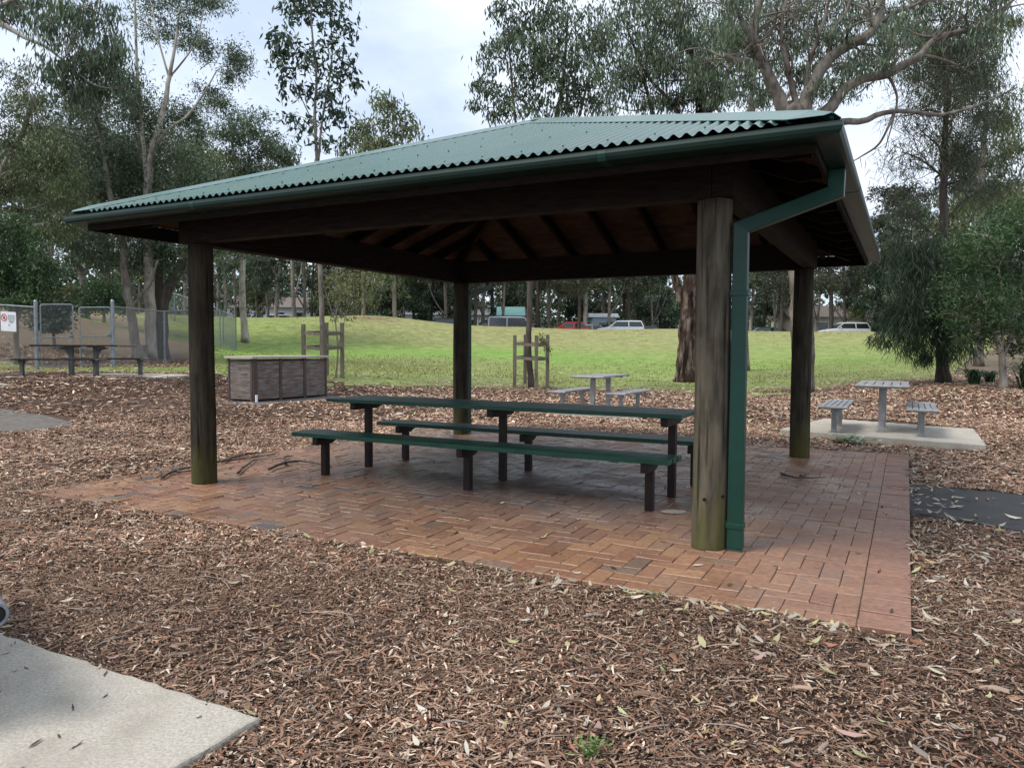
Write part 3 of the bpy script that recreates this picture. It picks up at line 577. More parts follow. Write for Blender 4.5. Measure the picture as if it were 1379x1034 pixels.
        for t_, k_ in ((.016, .35), (.05, 1.), (1., 1.)):
            c = pa+(pb-pa)*t_; z = z0+rise*t_
            for q, h in pr: mb.v.append(tuple(c+sh*q*k_+np.array([0, 0, z+(h if k_ == 1 else h*.35+.012)])))
        n = len(pr)
        for m_ in (0, n):
            for i in range(n): mb.face((m_+i, m_+(i+1) % n, m_+n+(i+1) % n, m_+n+i))
        mb.face(tuple(range(n))[::-1]); mb.face(tuple(range(2*n, 3*n)))
        mb.build('hip_flashing', 'roof', root)
        mb = MB(); c0 = pa+dh*.34; k0 = z0+rise*.34/run; c1 = pb-dh*.02; k1 = z0+rise-.02
        off = .065; mb.add([c0+sh*q+np.array([0, 0, k0-h]) for q in (-.03, .03) for h in (off, off+.09)]+[c1+sh*q+np.array([0, 0, k1-h]) for q in (-.03, .03) for h in (off, off+.19)]+[c0+dh*.2+sh*q+np.array([0, 0, k0+.2*rise/run-off-.19]) for q in (-.03, .03)],
            [(0, 1, 3, 2), (4, 6, 7, 5), (0, 2, 6, 4), (0, 4, 5, 8, 1), (2, 3, 9, 7, 6), (1, 8, 9, 3), (8, 5, 7, 9)])
        mb.build('hip_rafter', 'rafter', root)
    mb = MB(); c = L(*apex); mb.tube([c+np.array([0, 0, A-.05]), c+np.array([0, 0, A-.012]), c+np.array([0, 0, A+.008])], [.15, .10, .02], 12); mb.build('apex_cap', 'roof', root)
    # downpipes
    def pipe(vv, uu, ov, ou, axis):
        mb = MB(); hw, hd = (.057, .04)
        ra, rb = (L(1, 0)-L(0, 0), L(0, 1)-L(0, 0)); out = ra*axis[0]+rb*axis[1]; sd = np.array([-out[1], out[0], 0])
        c = L(vv, uu); q = L(ov, ou)
        ctr = [c+np.array([0, 0, .02]), c+np.array([0, 0, 2.375]), q+np.array([0, 0, 2.585]), q+np.array([0, 0, G-.068])]
        outs = [out*hw, None, None, out*hw]; rings = []
        d1 = ctr[2]-ctr[1]; d1 = d1/np.linalg.norm(d1); mit1 = np.array([0, 0, 1.])+d1; mit1 /= np.linalg.norm(mit1); 
        for i, p in enumerate(ctr):
            if i in (0, 3): ov_ = out*hw
            else:
                nrm = mit1; ov_ = out-nrm*np.dot(out, nrm)*1.; ov_ = ov_/np.linalg.norm(ov_)*hw*1.12
            rings.append([p+ov_*sx+sd*hd*sy for sx, sy in ((-1, -1), (1, -1), (1, 1), (-1, 1))])
        for i in range(3): mb.add(rings[i]+rings[i+1], [(j, (j+1) % 4, 4+(j+1) % 4, 4+j) for j in range(4)]+([(3, 2, 1, 0)] if i == 0 else [])+([(4, 5, 6, 7)] if i == 2 else []))
        dp = mb.build('downpipe', 'pipe', root, bevel=.006)
        for z in (.19, 1.9):
            mb = MB(); p = c+np.array([0, 0, z]); mb.box(p-out*(hw+.006)-sd*(hd+.006)-np.array([0, 0, .02]), out*(2*hw+.012), sd*(2*hd+.012), (0, 0, .04))
            p2 = p-out*(hw+.03)-sd*(hd*.1); mb.tube([p2-sd*.012-np.array([0, 0, 0]), p2+sd*.012], .034, 10)
            mb.build('pipe_strap', 'pipe', dp, bevel=.004)
        mb = MB(); mb.cbox(0, 0, 0, .1, .07, .0001) if 0 else mb.box(c-out*.05-sd*.034-np.array([0, 0, .012]), out*.1, sd*.068, (0, 0, .032)); mb.build('pipe_shoe', 'screw', dp)
    pipe(-.195, -.02, -O+.10, .03, (-1, 0))
    pipe(W_-.02, D_+.205, W_-.06, D_+O-.075, (0, 1))
shelter()
# leaf caught on the roof
def roof_twig():
    mb = MB(); c = at(710, 190, 7.35)+np.array([0, 0, .0]); rng = np.random.default_rng(2)
    for k in range(7):
        a = c+rng.normal(0, .05, 3)*np.array([1, 1, .15]); b = a+rng.normal(0, .07, 3)*np.array([1, .8, .3]); mb.tube([a, (a+b)/2+np.array([0, 0, .012]), b], [.012, .016, .006], 5)
    tag(mb.build('fallen_twig', 'litter_brown' if 'litter_brown' in M else 'twig', org=c), 'small dry brown twig caught on the green roof sheets', 'twig')
M['litter_brown'] = mat('dry_twig', (.2, .15, .08), (.32, .25, .14), rough=.8)
roof_twig()

# ---------------------------------------------------------------- long green table and its benches
def plank_set(name, label, cat, v0, v1, u0, u1, h, legs, uleg, nplank, thick, legw, brk, group=None):
    root = thing(name, label, cat, L((v0+v1)/2, (u0+u1)/2, 0), 0, group)
    gap = .013; pw = (u1-u0-gap*(nplank-1))/nplank; part = 'table_top' if 'table' in name else 'seat'; rng = np.random.default_rng(len(label))
    mb = MB()
    for k in range(nplank):
        a = u0+k*(pw+gap); j = rng.normal(0, .006, 2); mb.box(L(v0+j[0], a, h-thick), L(v1+j[1], a)-L(v0+j[0], a), L(v0, a+pw)-L(v0, a), (0, 0, thick))
        for v in legs:
            for q in (-.02, .02): c_ = L(v+q, a+pw*.5, h); mb.tube([c_-np.array([0, 0, .004]), c_+np.array([0, 0, .0025])], .008, 6, m=1)
    mb.build(part, ['bench', 'screw'], root, bevel=.005)
    for v in legs:
        mb = MB(); hz = h-thick-.004; mb.box(L(v-legw/2, uleg-legw/2, -.03), L(legw, 0)-L(0, 0), L(0, legw)-L(0, 0), (0, 0, hz-.07+.03))
        mb.build('leg', 'steel', root, bevel=.004)
        mb = MB(); s = brk/2
        pf = [(-s, hz), (s, hz), (s, hz-.035), (s*.45, hz-.085), (-s*.6, hz-.085), (-s, hz-.085)]
        A_ = [L(v-.035, uleg+q, z) for q, z in pf]; B_ = [L(v+.035, uleg+q, z) for q, z in pf]; n = len(pf)
        mb.add(A_+B_, [tuple(range(n))[::-1], tuple(range(n, 2*n))]+[(i, (i+1) % n, n+(i+1) % n, n+i) for i in range(n)]); mb.build('cross_bearer', 'steel', root, bevel=.003)
plank_set('long_table', 'long dark green plank picnic table on three maroon legs under the shelter', 'table', .60, 4.97, 1.37, 2.12, .865, (.78, 2.72, 4.62), 1.74, 5, .042, .075, .62)
plank_set('long_bench', 'long green plank bench in front of the long green table', 'bench', .56, 5.05, .84, 1.25, .50, (.79, 2.75, 4.69), 1.03, 3, .045, .075, .36, 'benches at the long green table')
plank_set('long_bench', 'long green plank bench behind the long green table, wet and pale on top', 'bench', .56, 4.95, 2.32, 2.72, .50, (.74, 2.77, 4.6), 2.49, 3, .045, .075, .36, 'benches at the long green table')
def mortar():
    mb = MB(); c = gp(906, 689); n = 14; rng = np.random.default_rng(8); r = rng.uniform(.8, 1.1, n)
    ring = [(c[0]+.13*r[i]*math.cos(2*PI*i/n), c[1]+.075*r[i]*math.sin(2*PI*i/n)) for i in range(n)]
    mb.add([(x, y, .001) for x, y in ring]+[(c[0]+(x-c[0])*.85, c[1]+(y-c[1])*.85, .008) for x, y in ring], [tuple(range(n, 2*n))]+[(i, (i+1) % n, n+(i+1) % n, n+i) for i in range(n)])
    tag(mb.build('mortar_patch', 'concrete', org=c), 'pale round mortar patch on the bricks by the near bench leg', 'patch')
mortar()

# ---------------------------------------------------------------- slatted aluminium settings
def slat_bench(name, label, length, w, h, legs, mats=('alu', 'alu'), group='grey slatted benches', n=5):
    root = thing(name, label, 'bench', (0, 0, 0), 0, group); mb = MB(); g = .016; pw = (w-g*(n-1))/n
    for k in range(n): mb.box((-length/2+.02, -w/2+k*(pw+g), h-.035), (length-.04, 0, 0), (0, pw, 0), (0, 0, .035))
    mb.build('seat', mats[0], root, bevel=.006)
    for s in (-1, 1):
        mb = MB(); mb.tube([(s*(length/2-.012), -w/2-.005, h-.02), (s*(length/2-.012), w/2+.005, h-.02)], .026, 10); mb.build('end_rail', mats[1], root)
        x = s*legs/2; mb = MB(); mb.cbox(x, 0, 0, .085, .085, h-.075); mb.cbox(x, 0, 0, .13, .13, .012); lg = mb.build('leg', mats[1], root, bevel=.006)
        mb = MB(); mb.tube([(x-.06, 0, h-.08), (x+.06, 0, h-.08)], .058, 14); mb.cbox(x, 0, h-.06, .07, w-.05, .024); mb.build('bracket', mats[1], lg)
    return root
def slat_table(name, label, length, w, h, legs, mats=('alu', 'alu'), n=6, gusset=True):
    root = thing(name, label, 'table', (0, 0, 0), 0, 'grey slatted tables'); mb = MB(); g = .018; pw = (w-g*(n-1))/n
    for k in range(n): mb.box((-length/2+.02, -w/2+k*(pw+g), h-.04), (length-.04, 0, 0), (0, pw, 0), (0, 0, .04))
    mb.build('table_top', mats[0], root, bevel=.006)
    for s in (-1, 1):
        mb = MB(); mb.tube([(s*(length/2-.012), -w/2-.005, h-.022), (s*(length/2-.012), w/2+.005, h-.022)], .028, 10); mb.build('end_rail', mats[1], root)
        x = s*legs/2; mb = MB(); mb.cbox(x, 0, 0, .10, .10, h-.07); mb.cbox(x, 0, 0, .17, .17, .012); lg = mb.build('leg', mats[1], root, bevel=.006)
        mb = MB(); mb.cbox(x, 0, h-.067, .08, w-.08, .026)
        if gusset:
            pf = [(0, h-.07), (s*.30, h-.07), (s*.30, h-.10), (s*.14, h-.135), (s*.07, h-.22), (s*.05, h-.33), (0, h-.33)]; m = len(pf)
            mb.add([(x+a, -.04, z) for a, z in pf]+[(x+a, .04, z) for a, z in pf], [tuple(range(m)), tuple(range(m, 2*m))[::-1]]+[(i, m+i, m+(i+1) % m, (i+1) % m) for i in range(m)])
        mb.build('bracket', mats[1], lg)
    return root
ang_u = math.atan2(UY, UX)
def put(o, x, y, z, rz): o.location = (float(x), float(y), float(z)); o.rotation_euler = (0, 0, rz)
# right: seen end-on on its own slab
tr = slat_table('slat_table', 'small grey slatted table seen end-on on the right concrete slab', 1.75, .80, .82, 1.0, gusset=False); put(tr, 6.32+.49*UX, 12.8+.49*UY, .085, ang_u)
br = slat_bench('slat_bench', 'grey slatted bench left of the small end-on table', 1.9, .44, .46, 1.2); put(br, 5.49+.6*UX, 12.75+.6*UY, .085, ang_u)
dup(br, (6.68+.6*UX, 12.2+.6*UY, .085), ang_u, 'grey slatted bench right of the small end-on table, rear leg hidden')
# centre: beyond the long green table
c = np.array([2.1, 17.75]); v_ = np.array([-UY, UX])
dup(tr, (c[0], c[1], .035), ang_u, 'grey slatted table standing beyond the long green table')
for k, lab in ((.72, 'grey slatted bench left of the table beyond the shelter'), (-.72, 'grey slatted bench right of the table beyond the shelter')): dup(br, (c[0]+v_[0]*k, c[1]+v_[1]*k, .035), ang_u, lab)
# left: by the wire fence
tl = slat_table('slat_table', 'long dark slatted table by the wire fence', 2.35, .80, .80, .65, ('aludark', 'aludim'), gusset=True); put(tl, -11.12, 19.5, .70, -.03)
bl = slat_bench('slat_bench', 'dark slatted bench in front of the table by the wire fence', 2.2, .44, .45, 1.88, ('aludark', 'aludim')); put(bl, -11.35, 18.8, .70, -.03)
dup(bl, (-10.95, 20.25, .70), -.03, 'dark slatted bench behind the table by the wire fence')
# near-left corner: only the end of a bench with a tube rail reaches into view
def near_bench():
    q = at(-7, 829, 2.83); root = thing('tube_bench', 'open end of a steel bench tube poking in at the left edge', 'bench', (q[0], q[1], .012))
    ax = np.array([-.66, .75, 0]); ax /= np.linalg.norm(ax); sd = np.array([-ax[1], ax[0], 0])
    a_ = np.array([0, 0, 1.]); b_ = np.cross(ax, a_); k = 28; ring = lambda c, r: [c+(a_*math.cos(2*PI*i/k)+b_*math.sin(2*PI*i/k))*r for i in range(k)]
    R_ = [ring(q+ax*1.8, .048), ring(q+ax*.004, .048), ring(q, .046), ring(q, .038), ring(q+ax*.003, .036), ring(q+ax*.25, .036)]
    mb = MB(); mb.add(sum(R_, []), [(m*k+i, m*k+(i+1) % k, (m+1)*k+(i+1) % k, (m+1)*k+i) for m in range(5) for i in range(k)]); mb.build('tube_rail', 'galv', root)
    mb = MB(); mb.add(ring(q+ax*.012, .0355)+[q+ax*.004], [(i, (i+1) % k, k) for i in range(k)]); mb.build('bore_shade', 'aludark', root, smooth=True)  # dark cone across the bore stands in for shade inside the hollow tube
    mb = MB()
    for m in range(1, 5): mb.beam(q+ax*.1+sd*(.1*m)+np.array([0, 0, .02]), q+ax*1.8+sd*(.1*m)+np.array([0, 0, .02]), .085, .035)
    mb.build('seat', 'aludark', root, bevel=.005)
    for m in (.5, 1.5):
        p = q+ax*m+sd*.2; mb = MB(); mb.cbox(p[0], p[1], .012, .085, .085, p[2]-.06); mb.build('leg', 'alu', root)
near_bench()

# ---------------------------------------------------------------- barbecue cabinet
def cabinet():
    z0, ht = .235, .97; root = thing('barbecue_cabinet', 'grey weathered timber barbecue cabinet with brown uprights and flat pale top', 'barbecue', (BC[0], BC[1], z0))
    U, V = np.array([UX, UY, 0]), np.array([-UY, UX, 0]); C0 = np.array([BC[0], BC[1], z0]); Lu, Lv = 2.42, .78; up = np.array([0, 0, 1.])
    mb = MB(); mb.box(C0+U*.03+V*.03+up*.02, U*(Lu-.06), V*(Lv-.06), up*(ht-.05)); mb.build('core', 'aludark', root)
    for fc, (o, d, n, L_) in enumerate(((C0, U, -V, Lu), (C0+V*Lv, -V, -U, Lv), (C0+U*Lu, V, U, Lv), (C0+V*Lv+U*Lu, -U, V, Lu))):
        mb = MB(); nb = 9; bh = (ht-.10)/nb
        for k in range(nb): mb.box(o+d*.01-n*.025+up*(.05+k*bh), d*(L_-.02), n*.02, up*(bh-.003))
        mb.build('board_panel', 'greywood', root)
    for k, w in ((.0, .13), (.80, .085), (1.60, .085), (2.36, .06)):
        mb = MB(); mb.box(C0+U*k-V*.012, U*w, V*.03, up*ht); mb.build('upright', 'brownpost', root, bevel=.003)
    for k in (0, Lv-.07):
        mb = MB(); mb.box(C0+V*(k+.02)-U*.012, V*.055, U*.02, up*ht); mb.build('upright', 'brownpost', root, bevel=.003)
    mb = MB(); mb.box(C0-U*.07-V*.07+up*(ht+.002), U*(Lu+.14), V*(Lv+.14), up*.055); mb.build('bench_top', 'concrete', root, bevel=.006)
    mb = MB(); q = C0-V*.06+U*.04; mb.tube([q+up*-.02, q+up*.16], .03, 8); mb.build('pipe_stub', 'white', root)
cabinet()

# ---------------------------------------------------------------- timber tree guards
def guard(label, px):
    pts = [at(x, y, d) for x, y, d in px]; c = np.mean(pts, 0); root = thing('tree_guard', label, 'tree guard', (c[0], c[1], tz1(c[0], c[1])), 0, 'timber tree guards'); tops = []
    for i, p in enumerate(pts):
        z = tz1(p[0], p[1]); mb = MB(); mb.cbox(p[0], p[1], z-.1, .11, .11, 1.62+.1+.02*i); mb.build('stake', 'stake', root, bevel=.008); tops.append(np.array([p[0], p[1], z]))
    order = [0, 1, 3, 2]
    for h in (.93, 1.36):
        for i in range(4):
            a, b = tops[order[i]], tops[order[(i+1) % 4]]; n = (b-a)/np.linalg.norm(b-a); mb = MB(); mb.beam(a+n*.06+np.array([0, 0, h]), b-n*.06+np.array([0, 0, h]), .04, .09); mb.build('rail', 'stake', root)
guard('grey timber guard of four stakes round the thin tree behind the barbecue', [(409, 506, 22.6), (434, 506, 22.2), (440, 505, 23.6), (461, 507, 23.0)])
guard('grey timber guard of four stakes round the tree behind the shelter post', [(693, 521, 23.3), (720, 520, 23.9), (711, 521, 22.9), (737, 521, 23.5)][0:1]+[(707, 518, 24.1), (722, 522, 22.8), (737, 520, 23.6)])

# ---------------------------------------------------------------- wire fence, gate, sign
def mesh_panel(mb, p, q, h0, h1, sp=.075, w=.0035):
    p, q = np.asarray(p), np.asarray(q); d = q-p; Lh = np.hypot(d[0], d[1]); n = int((Lh+h1-h0)/sp)
    nrm = np.array([-d[1], d[0], 0])/Lh
    for sgn in (1, -1):
        for k in range(n+1):
            s0 = k*sp-(h1-h0); a, b = s0, s0+(h1-h0); ha, hb = h0, h1
            if a < 0: ha = h0+(0-a); a = 0
            if b > Lh: hb = h1-(b-Lh); b = Lh
            if b-a < .02: continue
            if sgn < 0: a, b = Lh-a, Lh-b
            A = p+d*(a/Lh)+np.array([0, 0, ha])+nrm*.004*sgn; B = p+d*(b/Lh)+np.array([0, 0, hb])+nrm*.004*sgn
            mb.tube([A, B], w, 3, cap=False)
def G(x, y, d): p = at(x, y, d); p[2] = tz1(p[0], p[1]); return p
g0, g1, p2, p3 = G(50, 494, 23.4), G(153, 491, 24.4), G(222, 486, 28.4), G(318, 470, 43)
gm = g0+(g1-g0)*.5; gm[2] = tz1(gm[0], gm[1])
def fence():
    root = thing('wire_fence', 'galvanised chain wire fence enclosing the mulched yard on the left', 'fence', g0); H = 1.95; up = np.array([0, 0, 1.])
    lf = g0+np.array([-4.4, .9, 0]); lf[2] = tz1(lf[0], lf[1]); lf2 = lf+np.array([-6, 1.5, 0]); lf2[2] = tz1(lf2[0], lf2[1])
    run1 = [lf2, lf, g0]
    mid = []
    for t in (.36, .7): m = p2+(p3-p2)*t; m[2] = tz1(m[0], m[1]); mid.append(m)
    far = []
    for x, d in ((301, 47), (268, 50), (236, 53), (200, 56)): q = at(x, 465, d); q[2] = tz1(q[0], q[1]); far.append(q)
    run2 = [g1, p2]+mid+[p3]+far
    for run in (run1, run2):
        for i, p in enumerate(run):
            big = (run is run1 and i == 2) or (run is run2 and i == 0); hh = H+(.18 if big else .04)
            mb = MB(); mb.tube([p-up*.1, p+up*hh], .055 if big else .035, 10)
            if big: mb.tube([p+up*hh, p+up*(hh+.05)], [.062, .03], 10)
            mb.build('post', 'galv', root)
        for a, b in zip(run[:-1], run[1:]):
            mb = MB(); mb.tube([a+up*H, b+up*H], .024, 8); mb.build('rail', 'galv', root)
            mb = MB(); mesh_panel(mb, a, b, .03, H-.02, .075 if a[1] < 30 else .11, .0026 if a[1] < 30 else .0026); mb.build('wire_mesh', 'wire', root)
    # gate leaves between the two big posts
    for (a, b, lab, dz) in ((g0, gm, 'wire gate leaf with rounded top corner next to the sign', .08), (gm, g1, 'lower wire gate leaf right of the rounded gate', -.02)):
        d = (b-a)/np.linalg.norm(b-a); A, B = a+d*.12, b-d*.06; r = thing('wire_gate', lab, 'gate', A, 0, 'wire gate leaves'); T = H+dz
        mb = MB(); cr = .06; mb.tube([A+up*.1, A+up*(T-cr), A+d*cr*.3+up*(T-cr*.3), A+d*cr+up*T, B-d*cr+up*T, B-d*cr*.3+up*(T-cr*.3), B+up*(T-cr), B+up*.1], .024, 8); mb.tube([A+up*1.0, B+up*1.0], .02, 8); mb.tube([A+up*.1, B+up*.1], .02, 8); mb.build('gate_frame', 'galv', r)
        mb = MB(); mesh_panel(mb, A, B, .1, T-.03, .075, .0026); mb.build('wire_mesh', 'wire', r)
        mb = MB(); mb.cbox(B[0]-.05, B[1]-.04, B[2]+1.02, .12, .06, .05); mb.build('latch', 'galv', r)
    return lf
lf = fence()
def sign():
    d = (g0-lf)/np.linalg.norm(g0-lf); n = np.array([d[1], -d[0], 0]); up = np.array([0, 0, 1.]); c = at(13, 433, 23.3)+n*.04
    root = thing('notice_sign', 'white notice with red prohibition circle wired to the fence', 'sign', c); w, h = .56, .60
    mb = MB(); mb.box(c-d*w/2-up*h/2, d*w, n*.006, up*h); mb.build('sign_board', 'white', root, bevel=.002)
    o = c+n*.010; R = c-d*.155+up*.11+n*.010
    mb = MB(); k = 24
    for r0, r1 in ((.085, .115),):
        pts = [R+(d*math.cos(2*PI*i/k)+up*math.sin(2*PI*i/k))*r for i in range(k) for r in (r0, r1)]; mb.add(pts, [(2*i, 2*i+1, (2*i+3) % (2*k), (2*i+2) % (2*k)) for i in range(k)])
    q = (d*.7-up*.7); s = (d*.7+up*.7)*.012; mb.add([R-q*.09-s, R+q*.09-s, R+q*.09+s, R-q*.09+s], [(0, 1, 2, 3)]); mb.build('prohibition_circle', 'red', root)
    mb = MB(); R2 = R-n*.002; mb.add([R2+d*x+up*y for x, y in ((-.035, -.045), (.04, -.045), (.045, .0), (.02, .05), (-.005, .055), (-.03, .01))], [tuple(range(6))]); mb.build('pictogram', 'ink', root)
    mb = MB(); rng = np.random.default_rng(4)
    for yy, x0, x1 in ((.17, -.01, .25), (.115, -.01, .24), (.06, -.01, .25), (.0, .02, .23), (-.04, .05, .18)):   # lines too blurred to read
        x = x0
        while x < x1: l = rng.uniform(.02, .06); mb.add([o+d*x+up*yy, o+d*min(x+l, x1)+up*yy, o+d*min(x+l, x1)+up*(yy+.026), o+d*x+up*(yy+.026)], [(0, 1, 2, 3)]); x += l+.018
    mb.add([o+d*(.03+.03*math.cos(t))+up*(-.11+.02*math.sin(t)) for t in np.linspace(0, 2*PI, 10)[:-1]], [tuple(range(9))])
    mb.build('lettering', 'ink', root)
sign()

# ---------------------------------------------------------------- trees
PAL = {'gum': [(.05, .08, .043), (.068, .102, .053), (.088, .125, .062), (.115, .15, .08)],
       'olive': [(.09, .115, .042), (.12, .145, .055), (.15, .17, .07), (.07, .095, .036)],
       'dark': [(.022, .046, .024), (.033, .06, .03), (.045, .075, .038)],
       'she': [(.05, .06, .036), (.068, .075, .045), (.04, .055, .032), (.09, .09, .05)],
       'green': [(.03, .07, .022), (.042, .088, .028), (.056, .105, .036)],
       'yellow': [(.13, .14, .05), (.16, .165, .06), (.10, .115, .045)]}
def leaf_cloud(blobs, rng, pal, Ll, Wl, dens, droop, sub, spread=.34, needle=False):
    """blobs: (centre, rx, rz). Leaves gather in hanging sprigs inside each blob."""
    Cs, Ds, Ls, Ks, subs = [], [], [], [], []
    pal = np.array(PAL[pal])
    for c, rx, rz in blobs:
        ns = max(3, int(sub*rng.uniform(.8, 1.2))); r = rng.normal(0, 1, (ns, 3)); r /= np.linalg.norm(r, axis=1)[:, None]; r *= (rng.random((ns, 1))**.45)
        sc = c+r*np.array([rx, rx, rz]); subs.append((c, sc)); nl = int(dens*(4.6 if not needle else 5.5)*PI*rx*rz/(Ll*Wl*1.1)); 
        wts = rng.uniform(.4, 1.6, ns); wts /= wts.sum(); w = rng.choice(ns, nl, p=wts)
        off = rng.normal(0, 1, (nl, 3))*np.array([rx, rx, rz*.9])*spread*rng.uniform(.7, 1.25, (ns, 1))[w]
        off[:, 2] -= np.abs(rng.normal(0, .25*rz*spread, nl))
        Cs.append(sc[w]+off); sh = rng.uniform(.65, 1.35, ns)[w]
        k = pal[rng.integers(0, len(pal), nl)]*sh[:, None]*rng.uniform(.75, 1.25, (nl, 1)); Ks.append(k)
    C = np.concatenate(Cs); K = np.concatenate(Ks); n = len(C)
    d = rng.normal(0, 1, (n, 3)); d /= np.linalg.norm(d, axis=1)[:, None]; d = d*(1-droop)+np.array([0, 0, -1.])*droop; d /= np.linalg.norm(d, axis=1)[:, None]
    s = np.cross(d, rng.normal(0, 1, (n, 3))); s /= np.linalg.norm(s, axis=1)[:, None]+1e-9
    l = Ll*rng.uniform(.6, 1.35, (n, 1)); w = Wl*rng.uniform(.65, 1.3, (n, 1))/2
    if needle: v = np.stack([C-s*w, C+s*w, C+d*l+s*w*.4, C+d*l-s*w*.4], 1)
    else: v = np.stack([C, C+d*l*.42+s*w, C+d*l, C+d*l*.42-s*w], 1)
    return v.reshape(-1, 3), np.arange(4*n).reshape(-1, 4), K, subs
def smooth_path(pts, rad, rng, wig=.0, k=5):
    pts = np.array(pts, float); rad = np.array(rad, float); n = len(pts)
    if n == 2: pts = np.insert(pts, 1, pts.mean(0), 0); rad = np.insert(rad, 1, rad.mean()); n = 3
    out, ro = [], []
    for i in range(n-1):
        p0, p1, p2, p3 = pts[max(i-1, 0)], pts[i], pts[i+1], pts[min(i+2, n-1)]
        for j in range(k):
            t = j/k; out.append(.5*((2*p1)+(-p0+p2)*t+(2*p0-5*p1+4*p2-p3)*t*t+(-p0+3*p1-3*p2+p3)*t**3)); ro.append(rad[i]*(1-t)+rad[i+1]*t)
    out.append(pts[-1]); ro.append(rad[-1]); out = np.array(out); ro = np.array(ro)
    if wig: out[1:-1] += rng.normal(0, 1, out[1:-1].shape)*wig*ro[1:-1][:, None]
    return out, ro
def grow(name, label, limbs, blobs, bark, rng, pal='gum', Ll=.15, Wl=.038, dens=1.0, droop=.45, sub=8, group=None, cat='tree', twig=.012, autolimb=.03, needle=False, spread=.28, loc=None, flare=True, limbn=7, bare=0):
    base = np.array(limbs[0][0][0]) if limbs else np.array(loc)
    root = thing(name, label, cat, base if loc is None else loc, 0, group); org = base if loc is None else np.array(loc)
    mb = MB(); sk = []
    for i, (p, r) in enumerate(limbs):
        P, R = smooth_path(p, r, rng, .07)
        if i == 0 and flare: R[0] *= 1.35; R[1] *= 1.12; P[0][2] -= .15
        n = 14 if R[0] > .12 else 8; ang = np.arange(n)*2*PI/n; j0 = .06*np.sin(ang*2+rng.uniform(0, 6))+.05*np.sin(ang*5+rng.uniform(0, 6))
        mb.tube(P, R, n, jit=[j0+rng.normal(0, .014, n) for _ in P]); sk.append(np.concatenate([P, R[:, None]], 1)[1:])
    sk = np.concatenate(sk) if sk else np.array([[*org, .05]])
    zmin = np.percentile(sk[:, 2], 45) if bare else 0; cand = sk[sk[:, 2] > zmin] if bare else None
    for _ in range(bare):                                  # leafless side branches
        q = cand[rng.integers(len(cand))]; o = rng.normal(0, 1, 3); o[2] = abs(o[2])*.7+.1; o /= np.linalg.norm(o); l = rng.uniform(.8, 2.6); r0 = min(q[3]*.5, .05)
        pts = [q[:3]]
        for _k in range(4): o = o+rng.normal(0, .3, 3); o /= np.linalg.norm(o); pts.append(pts[-1]+o*l/4)
        P, R = smooth_path(pts, [r0, r0*.75, r0*.5, r0*.3, .006], rng, .2, 3); mb.tube(P, R, 6, cap=False)
        for _k in range(2): m = P[rng.integers(3, len(P)-2)]; o2 = o+rng.normal(0, .8, 3); o2 /= np.linalg.norm(o2); mb.tube([m, m+o2*l*.18+rng.normal(0, .04, 3), m+o2*l*.4], [r0*.35, r0*.2, .004], 5, cap=False)
    V, F, K, subs = leaf_cloud(blobs, rng, pal, Ll, Wl, dens, droop, sub, spread, needle)
    for (c, sc), (bc, rx, rz) in zip(subs, blobs):
        dd = np.linalg.norm(sk[:, :3]-c, axis=1)+np.maximum(0, sk[:, 2]-c[2]+.3*rz)*1.5; k = int(np.argmin(dd)); a = sk[k, :3]; dist = np.linalg.norm(c-a)
        r0 = min(max(autolimb*(.5+.25*dist), twig*1.3), max(sk[k, 3]*.8, twig))
        if dist > .15:
            mid = (a+c)/2+np.array([0, 0, -.08*dist])+rng.normal(0, .07*dist, 3); P, R = smooth_path([a, mid, c], [r0, r0*.75, r0*.5], rng, .3, 4); mb.tube(P, R, limbn, cap=False)
        for q in sc:
            mid = (c+q)/2+rng.normal(0, .12, 3)*rx*.5; mb.tube([c, mid, q], [max(r0*.5, twig), twig, twig*.5], 4, cap=False)
    if mb.v: mb.build('trunk', bark, root, smooth=True, org=org)
    quads('crown', V, F, K, 'needle' if needle else 'leaf', root, org=org)
    return root
def px3(d, pts):                                          # (px, py, radius[, extra depth]) -> points, radii
    P, R = [], []
    for q in pts: P.append(at(q[0], q[1], d+(q[3] if len(q) > 3 else 0))); R.append(q[2])
    return P, R
def ground_first(L_):
    p = L_[0][0]; p[2] = tz1(p[0], p[1]); return L_
def pxb(d, bl, rng, deep=.6, back=False):
    out = []
    for b in bl:
        k = d/CF; dd = b[4] if len(b) > 4 else (rng.uniform(-.45, 1.5) if back else rng.uniform(-1, 1))*deep*(b[2]*k+.6)
        out.append((at(b[0], b[1], d+dd), b[2]*k, b[3]*k))
    return out
def px_tree(name, label, d, limbs, blobs, bark, seed, deep=.6, back=False, **kw):
    rng = np.random.default_rng(seed); Lm = [px3(d, l) for l in limbs]; Lm[0] = ground_first(Lm[0])
    return grow(name, label, Lm, pxb(d, blobs, rng, deep, back), bark, rng, **kw)

GL = 'gum_tree'
